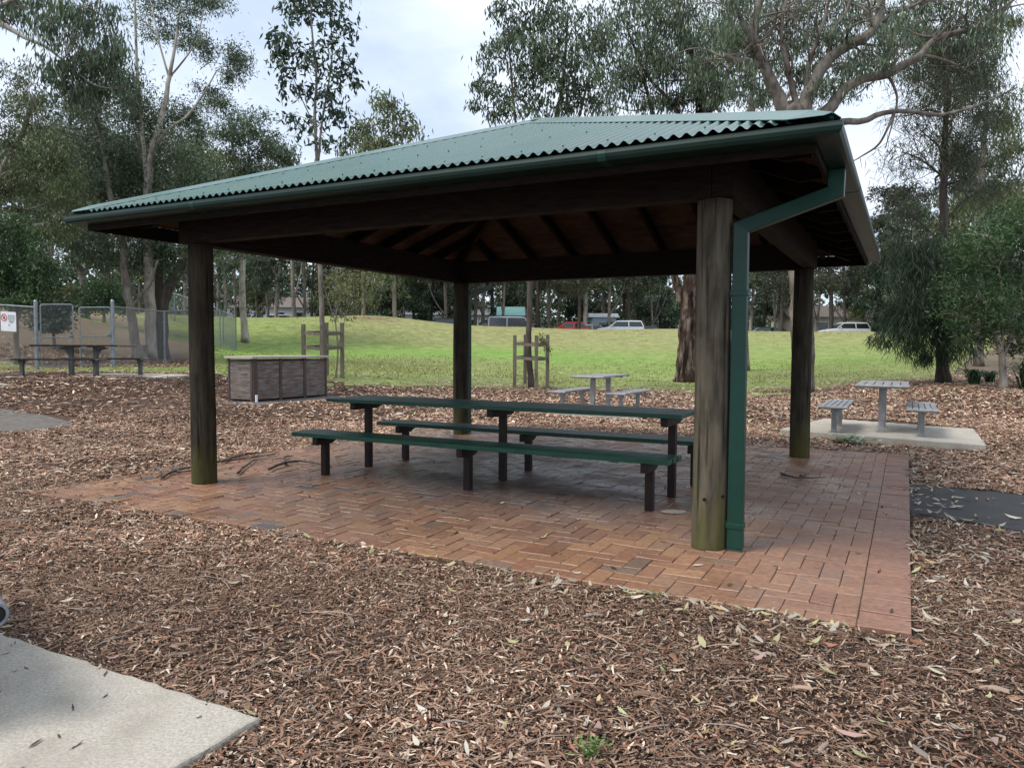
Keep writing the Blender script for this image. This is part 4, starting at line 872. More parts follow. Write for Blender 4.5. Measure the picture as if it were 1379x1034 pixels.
# -- left side
px_tree(GL, 'pale forked gum trunk rising behind the wire fence left of the shelter', 30,
  [[(203, 470, .22), (202, 400, .19), (199, 320, .17), (199, 255, .15), (206, 200, .12), (212, 180, .11), (222, 140, .09), (228, 105, .075), (236, 60, .05), (242, 10, .03)],
   [(199, 258, .10), (194, 200, .085), (188, 140, .07), (184, 80, .055), (182, 10, .04), (182, -30, .03)],
   [(206, 200, .06), (225, 175, .05), (250, 158, .045), (272, 130, .035), (292, 95, .02)], [(228, 105, .05), (215, 60, .035), (205, 10, .03)], [(228, 105, .04), (262, 60, .03), (275, 10, .02)], [(192, 190, .05), (172, 140, .035), (160, 100, .025)]],
  [(230, 5, 60, 22), (283, 2, 35, 18), (200, 35, 30, 22), (258, 45, 30, 22), (308, 78, 26, 26), (318, 100, 18, 22), (288, 128, 30, 18), (280, 62, 26, 18), (258, 150, 35, 24), (170, 140, 45, 42), (150, 100, 40, 35), (212, 160, 36, 30), (190, 205, 55, 42), (248, 200, 40, 34), (150, 215, 45, 40), (230, 255, 48, 40), (180, 270, 48, 40), (302, 140, 20, 16)], 'bark_pale', 101, back=True, dens=1.05, sub=9, Ll=.17, Wl=.042)
px_tree(GL, 'dark trunked gum leaning left inside the wire fence', 29.5, [[(184, 471, .19), (176, 420, .17), (168, 370, .16), (166, 330, .14), (150, 270, .11), (140, 210, .08), (128, 150, .05)], [(176, 415, .06), (192, 395, .05), (203, 382, .04), (212, 350, .03)]],
  [(130, 150, 40, 35), (110, 200, 45, 40), (160, 240, 40, 35), (125, 270, 45, 40), (90, 250, 40, 35), (150, 310, 40, 30), (100, 310, 40, 32), (130, 345, 35, 26), (215, 330, 30, 26)], 'bark_mid', 102, dens=1.0, sub=9, Ll=.17, Wl=.042)
px_tree(GL, 'thick dark gum trunk leaning right inside the wire fence', 30.5, [[(216, 466, .34), (217, 420, .28), (226, 390, .24), (240, 365, .21), (254, 340, .18), (268, 300, .14), (282, 250, .1)], [(217, 425, .16), (214, 380, .14), (222, 330, .11), (228, 290, .08)], [(212, 470, .16), (204, 420, .13), (207, 380, .1)]],
  [(280, 250, 40, 32), (250, 290, 45, 35), (215, 300, 40, 32), (300, 310, 40, 28), (245, 335, 45, 26), (275, 350, 40, 22), (190, 340, 35, 26), (235, 365, 35, 16), (300, 270, 36, 30)], 'bark_dark', 103, dens=1.0, sub=9, Ll=.18, Wl=.044, pal='gum')
def overhead():
    rng = np.random.default_rng(104); d = 19; Lm = [px3(d, [(-420, 480, .3), (-400, 250, .25), (-330, 90, .2), (-200, 20, .15), (-60, 10, .1), (0, 32, .07), (32, 50, .05), (62, 64, .035), (95, 90, .02)]), px3(d, [(-60, 10, .07), (0, 6, .05), (40, -8, .035), (80, -10, .02)])]; Lm[0] = ground_first(Lm[0])
    grow(GL, 'gum bough reaching in overhead from beyond the top left edge', Lm, pxb(d, [(20, 0, 45, 18), (15, 28, 22, 12), (75, 22, 36, 30), (92, 62, 36, 36), (85, 105, 28, 30), (120, 80, 34, 40), (140, 38, 30, 40), (152, 80, 30, 36), (112, 128, 30, 28), (45, 12, 30, 20), (110, 10, 36, 24), (165, 120, 24, 26)], rng), 'bark_pale', rng, Ll=.19, Wl=.044, dens=.95, sub=9, droop=.7, pal='gum')
overhead()
px_tree('gum_tree', 'pale olive drooping gum at the far left edge above the dark shrub', 27, [[(-30, 440, .2), (-20, 330, .17), (0, 240, .13), (30, 180, .09), (45, 130, .06)], [(0, 240, .07), (60, 220, .05), (85, 195, .03)]],
  [(20, 100, 26, 20), (45, 130, 32, 26), (15, 150, 30, 34), (55, 180, 34, 28), (20, 205, 32, 34), (70, 212, 34, 30), (40, 245, 36, 32), (85, 262, 34, 26), (10, 255, 30, 32), (60, 300, 38, 28), (95, 235, 24, 22), (15, 300, 30, 26)], 'bark_mid', 105, pal='olive', dens=.95, droop=.55, sub=10, Ll=.16, Wl=.038)
px_tree('shrub', 'tall dark green shrub at the left edge above the notice', 25.5, [[(22, 440, .09), (20, 400, .08), (24, 340, .05)], [(18, 435, .06), (5, 380, .05), (0, 330, .03)], [(24, 430, .06), (45, 380, .045), (52, 340, .03)]],
  [(20, 330, 36, 34), (50, 350, 22, 26), (0, 350, 30, 36), (30, 375, 38, 30), (5, 395, 34, 26), (55, 385, 20, 22), (25, 405, 40, 16), (12, 305, 26, 20)], 'bark_mid', 106, pal='green', dens=1.7, droop=.35, sub=16, Ll=.15, Wl=.05, cat='shrub', spread=.3)
px_tree('shrub', 'rounded dark bush behind the wire gate', 30, [[(72, 442, .07), (70, 420, .05), (68, 405, .03)], [(74, 442, .05), (88, 420, .04)]], [(62, 424, 20, 20), (80, 426, 18, 18), (70, 410, 20, 12), (52, 432, 16, 12), (88, 412, 10, 12), (60, 438, 20, 8), (82, 438, 18, 8)], 'bark_mid', 107, pal='dark', dens=1.8, droop=.3, sub=14, Ll=.17, Wl=.06, cat='shrub', spread=.3)
px_tree('shrub', 'dark leafy bush beneath the gums left of the shelter', 41, [[(140, 428, .08), (140, 405, .06), (139, 390, .03)]], [(130, 400, 24, 20), (150, 402, 20, 20), (140, 385, 20, 14), (118, 412, 16, 12), (160, 412, 14, 12)], 'bark_mid', 108, pal='green', dens=1.6, droop=.3, sub=14, Ll=.22, Wl=.08, cat='shrub', spread=.3)
px_tree('shrub', 'light green bush glimpsed beyond the gate', 46, [[(95, 424, .08), (95, 400, .05), (94, 388, .03)]], [(88, 392, 18, 12), (100, 398, 16, 14), (92, 410, 20, 12), (78, 402, 14, 10)], 'bark_mid', 109, pal='yellow', dens=1.2, droop=.3, sub=12, Ll=.24, Wl=.08, cat='shrub')
px_tree(GL, 'tall hazy gum behind the forked pale trunk', 44, [[(116, 428, .2), (112, 380, .18), (100, 330, .15), (104, 260, .12), (110, 200, .08)], [(104, 345, .1), (80, 300, .08), (70, 250, .05)], [(112, 372, .1), (135, 330, .08), (142, 300, .05)]],
  [(70, 250, 40, 34), (110, 205, 44, 34), (145, 300, 34, 28), (100, 290, 44, 30), (60, 310, 38, 28), (130, 345, 30, 18), (85, 345, 34, 16), (170, 300, 30, 28), (165, 185, 36, 30), (215, 225, 36, 32)], 'bark_mid', 110, dens=.95, sub=9, Ll=.28, Wl=.075)
px_tree(GL, 'bushy gum crown just above the left end of the roof', 48, [[(330, 432, .24), (326, 380, .2), (328, 310, .17), (320, 240, .12), (312, 190, .08)], [(328, 330, .1), (352, 270, .08), (362, 210, .05)], [(326, 350, .1), (296, 300, .08), (280, 260, .05)]],
  [(300, 178, 34, 26), (335, 168, 38, 22), (360, 200, 36, 28), (312, 215, 42, 32), (350, 240, 44, 30), (285, 240, 38, 32), (385, 222, 20, 18), (320, 275, 48, 30), (275, 285, 40, 28), (370, 270, 36, 26), (300, 320, 46, 24), (262, 215, 30, 28)], 'bark_pale', 111, dens=1.05, sub=9, Ll=.3, Wl=.08, pal='gum')
px_tree(GL, 'tall spreading gum filling the gap left of the forked pale trunk', 40, [[(60, 432, .26), (62, 380, .22), (72, 300, .18), (85, 220, .14), (95, 160, .09), (100, 120, .05)], [(66, 340, .12), (40, 270, .1), (22, 210, .06)], [(74, 290, .1), (115, 240, .08), (140, 180, .05)]],
  [(95, 130, 34, 26), (60, 160, 36, 28), (125, 160, 36, 30), (90, 185, 40, 30), (25, 200, 34, 30), (60, 225, 40, 30), (120, 225, 40, 30), (150, 190, 34, 30), (30, 260, 36, 28), (85, 265, 40, 28), (140, 260, 38, 28), (50, 300, 38, 26), (105, 315, 38, 24), (185, 250, 36, 28)], 'bark_mid', 112, dens=.9, sub=9, Ll=.24, Wl=.06, pal='gum')
px_tree(GL, 'olive gum behind the pale forked trunk on its right', 46, [[(262, 432, .24), (258, 370, .2), (262, 300, .16), (250, 230, .11), (244, 180, .06)], [(260, 320, .1), (290, 270, .08), (305, 230, .05)]],
  [(245, 185, 34, 26), (225, 215, 36, 28), (268, 215, 36, 28), (295, 235, 34, 28), (240, 250, 40, 28), (285, 275, 40, 28), (215, 270, 38, 26), (200, 305, 38, 26), (255, 300, 40, 26), (310, 295, 34, 26), (195, 180, 34, 30), (180, 225, 36, 30)], 'bark_mid', 113, dens=.95, sub=9, Ll=.26, Wl=.065, pal='olive')
# -- trees in the guards
px_tree('young_gum_tree', 'tall thin gum with sparse large leaves growing in the guard behind the barbecue', 23,
  [[(436, 507, .085), (434, 440, .075), (432, 380, .07), (429, 300, .06), (427, 215, .05), (424, 160, .042), (426, 100, .035), (420, 40, .025), (418, -20, .015)], [(428, 225, .04), (433, 170, .03), (443, 110, .025), (450, 50, .015)], [(424, 170, .02), (405, 130, .015), (390, 90, .01)]],
  [(418, 18, 36, 22), (392, 52, 26, 22), (380, 88, 20, 16), (450, 40, 26, 26), (465, 92, 22, 22), (425, 80, 34, 26), (400, 120, 24, 20), (440, 130, 28, 20), (418, 165, 24, 16), (452, 155, 22, 16), (374, 60, 12, 14), (478, 112, 12, 10), (440, 190, 22, 10), (390, 155, 14, 10), (405, -15, 40, 20), (448, -5, 30, 20)], 'bark_mid', 120, dens=.85, sub=10, Ll=.23, Wl=.085, droop=.5, pal='dark', autolimb=.016, twig=.006, spread=.33)
px_tree('gum_tree', 'leafy gum growing in the guard behind the shelter post, crown above the roof', 23.5,
  [[(716, 521, .095), (712, 470, .09), (713, 420, .085), (714, 380, .085), (722, 300, .09), (738, 210, .08), (752, 150, .065), (760, 90, .05), (765, 20, .03)], [(714, 385, .06), (708, 330, .05), (700, 220, .045), (690, 120, .03), (685, 50, .02)], [(714, 395, .05), (724, 350, .045), (760, 220, .045), (785, 140, .035), (800, 60, .02)]],
  [(690, 22, 40, 24), (730, 40, 42, 32), (662, 75, 26, 22), (700, 85, 42, 34), (650, 110, 20, 18), (690, 130, 36, 24), (742, 100, 42, 36), (720, -5, 46, 24), (775, 30, 40, 30), (770, 90, 38, 36), (765, 135, 36, 22), (640, 140, 14, 10), (665, 152, 24, 10), (725, 148, 34, 14), (810, 60, 30, 34), (675, 5, 20, 16), (800, 120, 26, 24)], 'bark_dark', 121, dens=.95, sub=11, Ll=.2, Wl=.058, droop=.6, pal='gum', autolimb=.02, twig=.007)
px_tree('sapling', 'small leaning sapling with yellow-green leaves beside the barbecue guard', 23, [[(452, 509, .03), (455, 470, .026), (452, 430, .02), (458, 395, .015), (452, 370, .01)], [(455, 470, .018), (462, 440, .014), (470, 410, .01), (478, 385, .008)], [(453, 440, .014), (444, 410, .01), (436, 385, .007)]],
  [(450, 378, 26, 14), (478, 372, 22, 18), (500, 380, 18, 14), (470, 400, 26, 14), (440, 398, 18, 12), (495, 402, 18, 12), (462, 425, 16, 10)], 'bark_mid', 122, pal='yellow', dens=.5, sub=10, Ll=.12, Wl=.035, cat='sapling', autolimb=.01, twig=.005, spread=.42)
px_tree('climber_plant', 'small pale leafy sprig clinging to the guard of the middle tree', 23.2, [[(740, 520, .012), (736, 490, .01), (732, 465, .008)]], [(733, 460, 8, 10), (738, 468, 5, 8), (728, 455, 5, 6)], 'bark_mid', 123, pal='yellow', dens=.7, sub=6, Ll=.10, Wl=.035, cat='plant', autolimb=.008, twig=.004, droop=.3)
# -- big trees behind the shelter, right of centre
px_tree('paperbark_tree', 'big shaggy brown trunk standing at the lawn edge left of the near post', 29,
  [[(922, 517, .38), (924, 470, .34), (927, 420, .31), (930, 380, .30), (936, 300, .27), (942, 210, .24), (945, 150, .21), (938, 100, .16), (925, 60, .12), (912, 10, .09), (905, -40, .06)], [(926, 425, .16), (912, 385, .14), (902, 340, .12), (890, 250, .1), (880, 160, .07), (862, 90, .05)], [(945, 160, .12), (975, 120, .09), (985, 60, .07), (990, 0, .04)], [(942, 200, .1), (905, 140, .07), (870, 100, .05), (845, 40, .03)]],
  [(850, 40, 44, 36), (870, 85, 42, 34), (840, 100, 34, 34), (890, 30, 46, 36), (905, 90, 44, 34), (870, 130, 44, 20), (920, 10, 48, 28), (940, 55, 40, 32), (850, 0, 44, 26), (955, 110, 36, 28), (820, 140, 30, 14), (985, 40, 36, 32), (920, 130, 36, 18)], 'bark_paper', 130, dens=.9, sub=11, bare=90, Ll=.22, Wl=.05, droop=.72, pal='gum', autolimb=.03, twig=.009)
px_tree('gum_tree', 'huge old gum hidden behind the rear right post, bare grey limbs spreading over the roof', 22.5,
  [[(1081, 531, .30), (1081, 480, .33), (1080, 420, .33), (1079, 350, .33), (1076, 260, .34), (1074, 200, .36), (1070, 158, .36), (1062, 140, .26)],
   [(1062, 165, .22), (1050, 135, .2), (1034, 100, .17), (1022, 72, .15), (1014, 45, .13), (1022, 10, .11), (1034, -30, .08)], [(1026, 88, .12), (1008, 86, .11), (990, 80, .09), (976, 74, .06)], [(1020, 70, .09), (1004, 40, .075), (992, 10, .06), (980, -30, .04)],
   [(1078, 170, .22), (1085, 138, .2), (1097, 110, .17), (1116, 80, .15), (1142, 62, .14), (1166, 50, .13), (1180, 32, .12), (1186, 5, .1), (1192, -40, .07)], [(1180, 32, .06), (1200, 20, .05), (1230, 8, .04), (1260, -8, .03)],
   [(1088, 175, .2), (1118, 146, .18), (1138, 120, .15), (1165, 106, .13), (1195, 100, .12), (1222, 85, .11), (1240, 74, .1), (1258, 54, .09), (1290, 44, .08), (1318, 38, .07), (1345, 22, .055), (1368, -4, .04)],
   [(1098, 180, .12), (1130, 165, .1), (1162, 163, .085), (1190, 152, .07), (1225, 150, .06), (1262, 155, .055), (1290, 150, .045), (1322, 140, .035), (1370, 118, .02)], [(1205, 150, .045), (1196, 172, .035), (1182, 196, .03), (1158, 212, .02), (1144, 220, .012)], [(1195, 100, .05), (1208, 130, .035), (1202, 165, .025), (1192, 200, .012)],
   [(1090, 140, .1), (1086, 100, .08), (1098, 60, .06), (1112, 20, .05), (1120, -20, .03)], [(1074, 150, .1), (1060, 90, .08), (1052, 40, .06), (1062, -10, .04)], [(1240, 74, .05), (1275, 82, .035), (1310, 100, .02)], [(1116, 80, .06), (1120, 45, .05), (1140, 15, .035), (1150, -20, .02)]],
  [(1045, 20, 44, 30), (1090, 15, 46, 28), (1000, 55, 34, 28), (985, 20, 36, 28), (1000, 105, 32, 26), (1030, 125, 30, 18), (1060, 60, 34, 28), (1140, 8, 40, 20), (1185, 72, 26, 20), (1160, 30, 30, 20), (1220, 25, 40, 24), (1270, 8, 44, 20), (1310, 70, 36, 24), (1120, 115, 26, 18), (1250, 50, 34, 20), (1340, 40, 30, 24), (970, 130, 26, 18), (1170, 90, 24, 16), (1020, 80, 34, 26), (1075, 95, 28, 20), (1110, 50, 34, 26), (1200, 45, 32, 22), (1145, 90, 26, 16), (960, 40, 40, 30), (1285, 45, 36, 22), (1325, 15, 40, 22), (955, 85, 34, 26)], 'bark_limb', 131, deep=1.6, back=True, dens=.85, sub=12, bare=110, Ll=.2, Wl=.045, droop=.72, pal='gum', autolimb=.025, twig=.008)
px_tree('gum_tree', 'tall fine-leaved gum filling the sky behind the huge old gum', 35, [[(1000, 515, .26), (1000, 400, .24), (1004, 280, .2), (1010, 170, .15), (1016, 90, .1), (1020, 20, .05)], [(1006, 220, .12), (1060, 130, .08), (1110, 60, .04)], [(1008, 200, .1), (955, 130, .07), (930, 60, .03)], [(1012, 150, .08), (1080, 60, .05), (1130, 0, .03)], [(1006, 230, .08), (1100, 150, .05), (1200, 90, .03), (1280, 60, .02)]],
  [(930, 60, 36, 26), (960, 100, 36, 26), (990, 50, 36, 28), (1020, 20, 38, 26), (1050, 80, 36, 26), (1085, 40, 38, 26), (1115, 80, 34, 26), (1135, 30, 36, 24), (1160, 70, 34, 26), (1000, 130, 40, 20), (1095, 125, 36, 20), (1190, 40, 34, 24), (1215, 85, 34, 24), (1250, 40, 36, 26), (900, 20, 34, 24), (960, 5, 36, 20), (1070, 0, 40, 18), (1180, 0, 40, 18), (1260, 90, 34, 22), (1300, 60, 34, 24), (1150, 115, 28, 16), (1240, 5, 40, 16)], 'bark_mid', 132, dens=.62, sub=11, Ll=.2, Wl=.042, droop=.6, pal='gum', autolimb=.02, twig=.01)
# -- right side
px_tree('she_oak_tree', 'tall fine-leaved she-oak with straight trunk and drooping dark skirts right of the small table', 25,
  [[(1270, 516, .19), (1268, 450, .17), (1268, 380, .15), (1270, 300, .125), (1272, 220, .1), (1274, 140, .075), (1278, 60, .045), (1280, 10, .02)], [(1270, 300, .04), (1300, 270, .03), (1325, 255, .02)], [(1270, 330, .04), (1240, 300, .03), (1215, 285, .02)], [(1272, 240, .04), (1240, 215, .03), (1215, 205, .02)], [(1272, 215, .04), (1305, 190, .03), (1330, 175, .02)]],
  [(1280, 40, 30, 30), (1265, 90, 42, 30), (1305, 90, 36, 28), (1280, 130, 50, 28), (1235, 150, 34, 22), (1320, 150, 34, 26), (1270, 185, 48, 24), (1225, 215, 32, 20), (1310, 205, 36, 24), (1210, 285, 30, 16), (1225, 255, 26, 14), (1325, 260, 30, 20), (1300, 240, 20, 14), (1215, 330, 30, 20), (1250, 345, 36, 24)], 'bark_dark', 140, dens=.55, sub=14, Ll=.34, Wl=.02, droop=.5, pal='she', needle=True, autolimb=.02, twig=.007, spread=.42, bare=40)
px_tree('she_oak_tree', 'low weeping dark she-oak foliage spreading left of its stem towards the lawn', 24.6,
  [[(1278, 515, .1), (1262, 450, .09), (1250, 390, .07), (1235, 350, .04)], [(1262, 450, .05), (1235, 415, .04), (1205, 405, .02)], [(1252, 400, .05), (1225, 375, .03), (1200, 375, .02)]],
  [(1205, 420, 26, 24), (1190, 448, 16, 14), (1225, 380, 34, 30), (1240, 420, 34, 34), (1265, 370, 34, 34), (1225, 455, 22, 20), (1255, 455, 26, 22), (1280, 420, 30, 36), (1245, 480, 12, 12), (1300, 390, 30, 34), (1212, 352, 26, 20), (1290, 460, 24, 24), (1250, 340, 40, 24)], 'bark_dark', 141, dens=.95, sub=17, Ll=.3, Wl=.02, droop=.6, pal='dark', needle=True, autolimb=.02, twig=.006, spread=.34)
px_tree('bottlebrush_tree', 'bright green multi-stemmed bushy tree at the right edge with pale forked stem', 21.5,
  [[(1352, 524, .10), (1350, 490, .09), (1346, 465, .075), (1330, 430, .05), (1318, 390, .03)], [(1350, 485, .06), (1362, 450, .05), (1372, 400, .04), (1380, 350, .02)], [(1348, 475, .05), (1352, 420, .04), (1345, 360, .02)], [(1346, 465, .04), (1310, 430, .03), (1285, 410, .015)]],
  [(1330, 318, 40, 30), (1365, 300, 34, 34), (1375, 345, 34, 36), (1340, 360, 46, 34), (1300, 350, 32, 26), (1285, 388, 28, 22), (1320, 400, 44, 32), (1365, 400, 40, 36), (1290, 425, 28, 18), (1335, 440, 40, 24), (1375, 450, 30, 26), (1400, 400, 36, 50), (1400, 320, 36, 40), (1310, 455, 26, 14)], 'bark_pale', 142, dens=1.15, sub=16, Ll=.15, Wl=.03, droop=.1, pal='green', autolimb=.02, twig=.006, spread=.3)
px_tree('gum_tree', 'tall brownish tree rising behind the she-oak at the right', 36, [[(1318, 500, .2), (1320, 400, .18), (1318, 300, .15), (1325, 200, .11), (1330, 120, .06)], [(1320, 330, .07), (1360, 260, .05), (1380, 220, .03)]],
  [(1330, 90, 40, 36), (1300, 130, 40, 34), (1350, 150, 40, 34), (1320, 190, 46, 34), (1360, 215, 34, 30), (1335, 250, 40, 28), (1300, 270, 36, 26), (1370, 270, 30, 28), (1285, 60, 38, 30), (1340, 40, 34, 26), (1250, 110, 34, 28), (1240, 60, 30, 26)], 'bark_mid', 143, dens=.95, sub=10, Ll=.26, Wl=.05, droop=.6, pal='olive')
def strappy(name, label, px, py, d, n, h, seed, pal=(.03, .075, .03), w=.022, droop=.6):
    rng = np.random.default_rng(seed); p = at(px, py, d); p[2] = tz1(p[0], p[1]); mb = MB()
    for k in range(n):
        a = rng.uniform(0, 2*PI); l = h*rng.uniform(.6, 1.2); o = np.array([math.cos(a), math.sin(a), 0]); s = np.array([-o[1], o[0], 0])*w; b = p+rng.normal(0, .12, 3)*np.array([1, 1, 0])*h; mb.col = tuple(np.array(pal)*rng.uniform(.6, 1.5)); r = rng.uniform(.2, droop)
        q = [b, b+o*l*r*.45+np.array([0, 0, l*.6]), b+o*l*r*1.1+np.array([0, 0, l*.75]), b+o*l*r*1.7+np.array([0, 0, l*.55])]; ww = (.7, 1, .7, .1)
        mb.add([x+s*e*y for x, y in zip(q, ww) for e in (-1, 1)], [(2*i, 2*i+1, 2*i+3, 2*i+2) for i in range(3)])
    return tag(mb.build(name, 'leaf', org=p), label, 'plant')
strappy('strap_leaf_plant', 'dark strappy clump right of the pale forked stem', 1385, 525, 21.3, 130, .85, 1)
strappy('strap_leaf_plant', 'low strappy clump between the she-oak trunk and the pale forked stem', 1312, 514, 23.5, 120, .55, 2)
strappy('strap_leaf_plant', 'low green tuft in the shade left of the strappy clump', 1332, 512, 24.5, 90, .45, 3)
def rosette(name, label, x, y, n, r, pals, seed, h=.05):
    rng = np.random.default_rng(seed); p = gp(x, y); mb = MB()
    for k in range(n):
        a = rng.uniform(0, 2*PI); q = p+np.array([rng.normal(0, r*.55), rng.normal(0, r*.45), rng.uniform(.0, h)]); o = np.array([math.cos(a), math.sin(a), rng.uniform(-.1, .7)]); l = r*rng.uniform(.22, .42); s = np.array([-o[1], o[0], 0])*l*.36; mb.col = tuple(np.array(pals[rng.integers(len(pals))])*rng.uniform(.7, 1.25))
        mb.add([q, q+o*l*.5+s, q+o*l, q+o*l*.5-s], [(0, 1, 2, 3)]); 
        if k % 3 == 0: mb.tube([p+np.array([0, 0, -.01]), q], .003, 3, cap=False)
    tag(mb.build(name, 'leaf', org=p), label, 'plant')
rosette('weed', 'small bright green weed at the bottom edge in the mulch', 796, 1012, 38, .06, [(.13, .25, .06), (.19, .3, .09)], 1)
rosette('low_plant', 'silvery green low plant between the paving and the right slab', 1146, 596, 160, .26, [(.3, .36, .24), (.2, .28, .13), (.42, .46, .34)], 2, .1)
rosette('weed', 'tiny green weed at the front paving edge', 885, 803, 16, .05, [(.2, .28, .08)], 3)

# -- stump inside the fence
def stump():
    p = at(189, 471, 29); p[2] = tz1(p[0], p[1]); mb = MB(); n = 16; ang = np.arange(n)*2*PI/n; rng = np.random.default_rng(6)
    mb.tube([p+np.array([0, 0, z]) for z in (-.1, .0, .2, .45, .62)], [.3, .26, .22, .21, .22], n, jit=[.08*np.sin(3*ang)+rng.normal(0, .05, n) for _ in range(5)]); tag(mb.build('tree_stump', 'bark_mid', smooth=False, org=p), 'short grey tree stump between the trunks inside the fence', 'stump')
stump()
# -- sticks on the paving by the left post
def sticks(label, paths, seed):
    mb = MB(); rng = np.random.default_rng(seed); o = gp(*paths[0][0])
    for P in paths:
        pts = [gp(x, y)+np.array([0, 0, .022+abs(rng.normal(0, .008))]) for x, y in P]; Q, R = smooth_path(pts, np.linspace(.017, .006, len(pts)), rng, .3, 4); mb.tube(Q, R, 6)
    tag(mb.build('fallen_branch', 'twig', smooth=True, org=o), label, 'branch', 'fallen branches by the left post')
sticks('long forked dead branch lying behind the left log post', [[(218, 646), (235, 637), (262, 631), (300, 624), (335, 620), (372, 613)], [(300, 624), (318, 617), (345, 612), (368, 611)], [(320, 640), (334, 628), (346, 620)]], 1)
sticks('short curved stick at the foot of the left log post', [[(208, 630), (214, 636), (216, 643), (210, 648)], [(230, 632), (244, 638), (262, 636)]], 2)
sticks('thin dead twig on the bricks left of the near bench leg', [[(362, 636), (385, 627), (412, 624), (440, 630), (447, 631)], [(385, 627), (382, 619), (395, 616)]], 3)
sticks('dark bark strip on the bricks before the rear right post', [[(1052, 640), (1066, 645), (1085, 647), (1112, 646)], [(1078, 644), (1090, 641)]], 4)

# ---------------------------------------------------------------- belt of trees beyond the lawn
def proto(name, label, seed, h, tr, crown0, cw, pal, bark, nb, forks=2, Ll=.42, Wl=.13, dens=.95, **kw):
    rng = np.random.default_rng(seed); lean = rng.normal(0, .06, 2)*h
    P = [np.array([lean[0]*t*t+.15*math.sin(5*t+seed), lean[1]*t*t+.15*math.cos(4*t), h*t]) for t in (0, .15, .35, .55, .75, .95)]; P[0] = np.zeros(3); limbs = [(P, [tr, tr*.85, tr*.72, tr*.55, tr*.35, tr*.1])]
    for k in range(forks):
        i = rng.integers(1, 4); a = rng.uniform(0, 2*PI); o = np.array([math.cos(a), math.sin(a), 0]); L_ = h*rng.uniform(.2, .35); limbs.append(([P[i], P[i]+o*L_*.35+np.array([0, 0, L_*.5]), P[i]+o*L_*.6+np.array([0, 0, L_*1.2])], [tr*.5, tr*.35, tr*.12]))
    blobs = []
    for k in range(nb):
        t = rng.uniform(0, 1)**.9; z = h*(crown0+(1.02-crown0)*t); a = rng.uniform(0, 2*PI); r = cw*math.sqrt(rng.random())*(1-.55*t)*(.75 if t < .12 else 1); s = rng.uniform(.7, 1.25)*cw*.32
        blobs.append((np.array([lean[0]*(z/h)**2+r*math.cos(a), lean[1]*(z/h)**2+r*math.sin(a), z]), s, s*.72))
    return grow(name, label, limbs, blobs, bark, rng, pal=pal, Ll=Ll, Wl=Wl, dens=dens, group='belt of trees beyond the lawn', autolimb=.06, twig=.02, loc=np.zeros(3), limbn=5, **kw)
PR = [proto('gum_tree', '.', 201, 15, .26, .30, 3.6, 'gum', 'bark_pale', 26), proto('gum_tree', '.', 202, 17, .24, .42, 3.2, 'gum', 'bark_mid', 24), proto('pine_tree', '.', 203, 12, .24, .08, 3.2, 'dark', 'bark_dark', 34, forks=0, dens=1.1, sub=11),
      proto('gum_tree', '.', 204, 11, .2, .16, 3.4, 'olive', 'bark_mid', 24), proto('gum_tree', '.', 205, 16, .3, .38, 4.2, 'she', 'bark_dark', 28), proto('gum_tree', '.', 206, 14, .18, .24, 3.0, 'gum', 'bark_mid', 26, forks=3)]
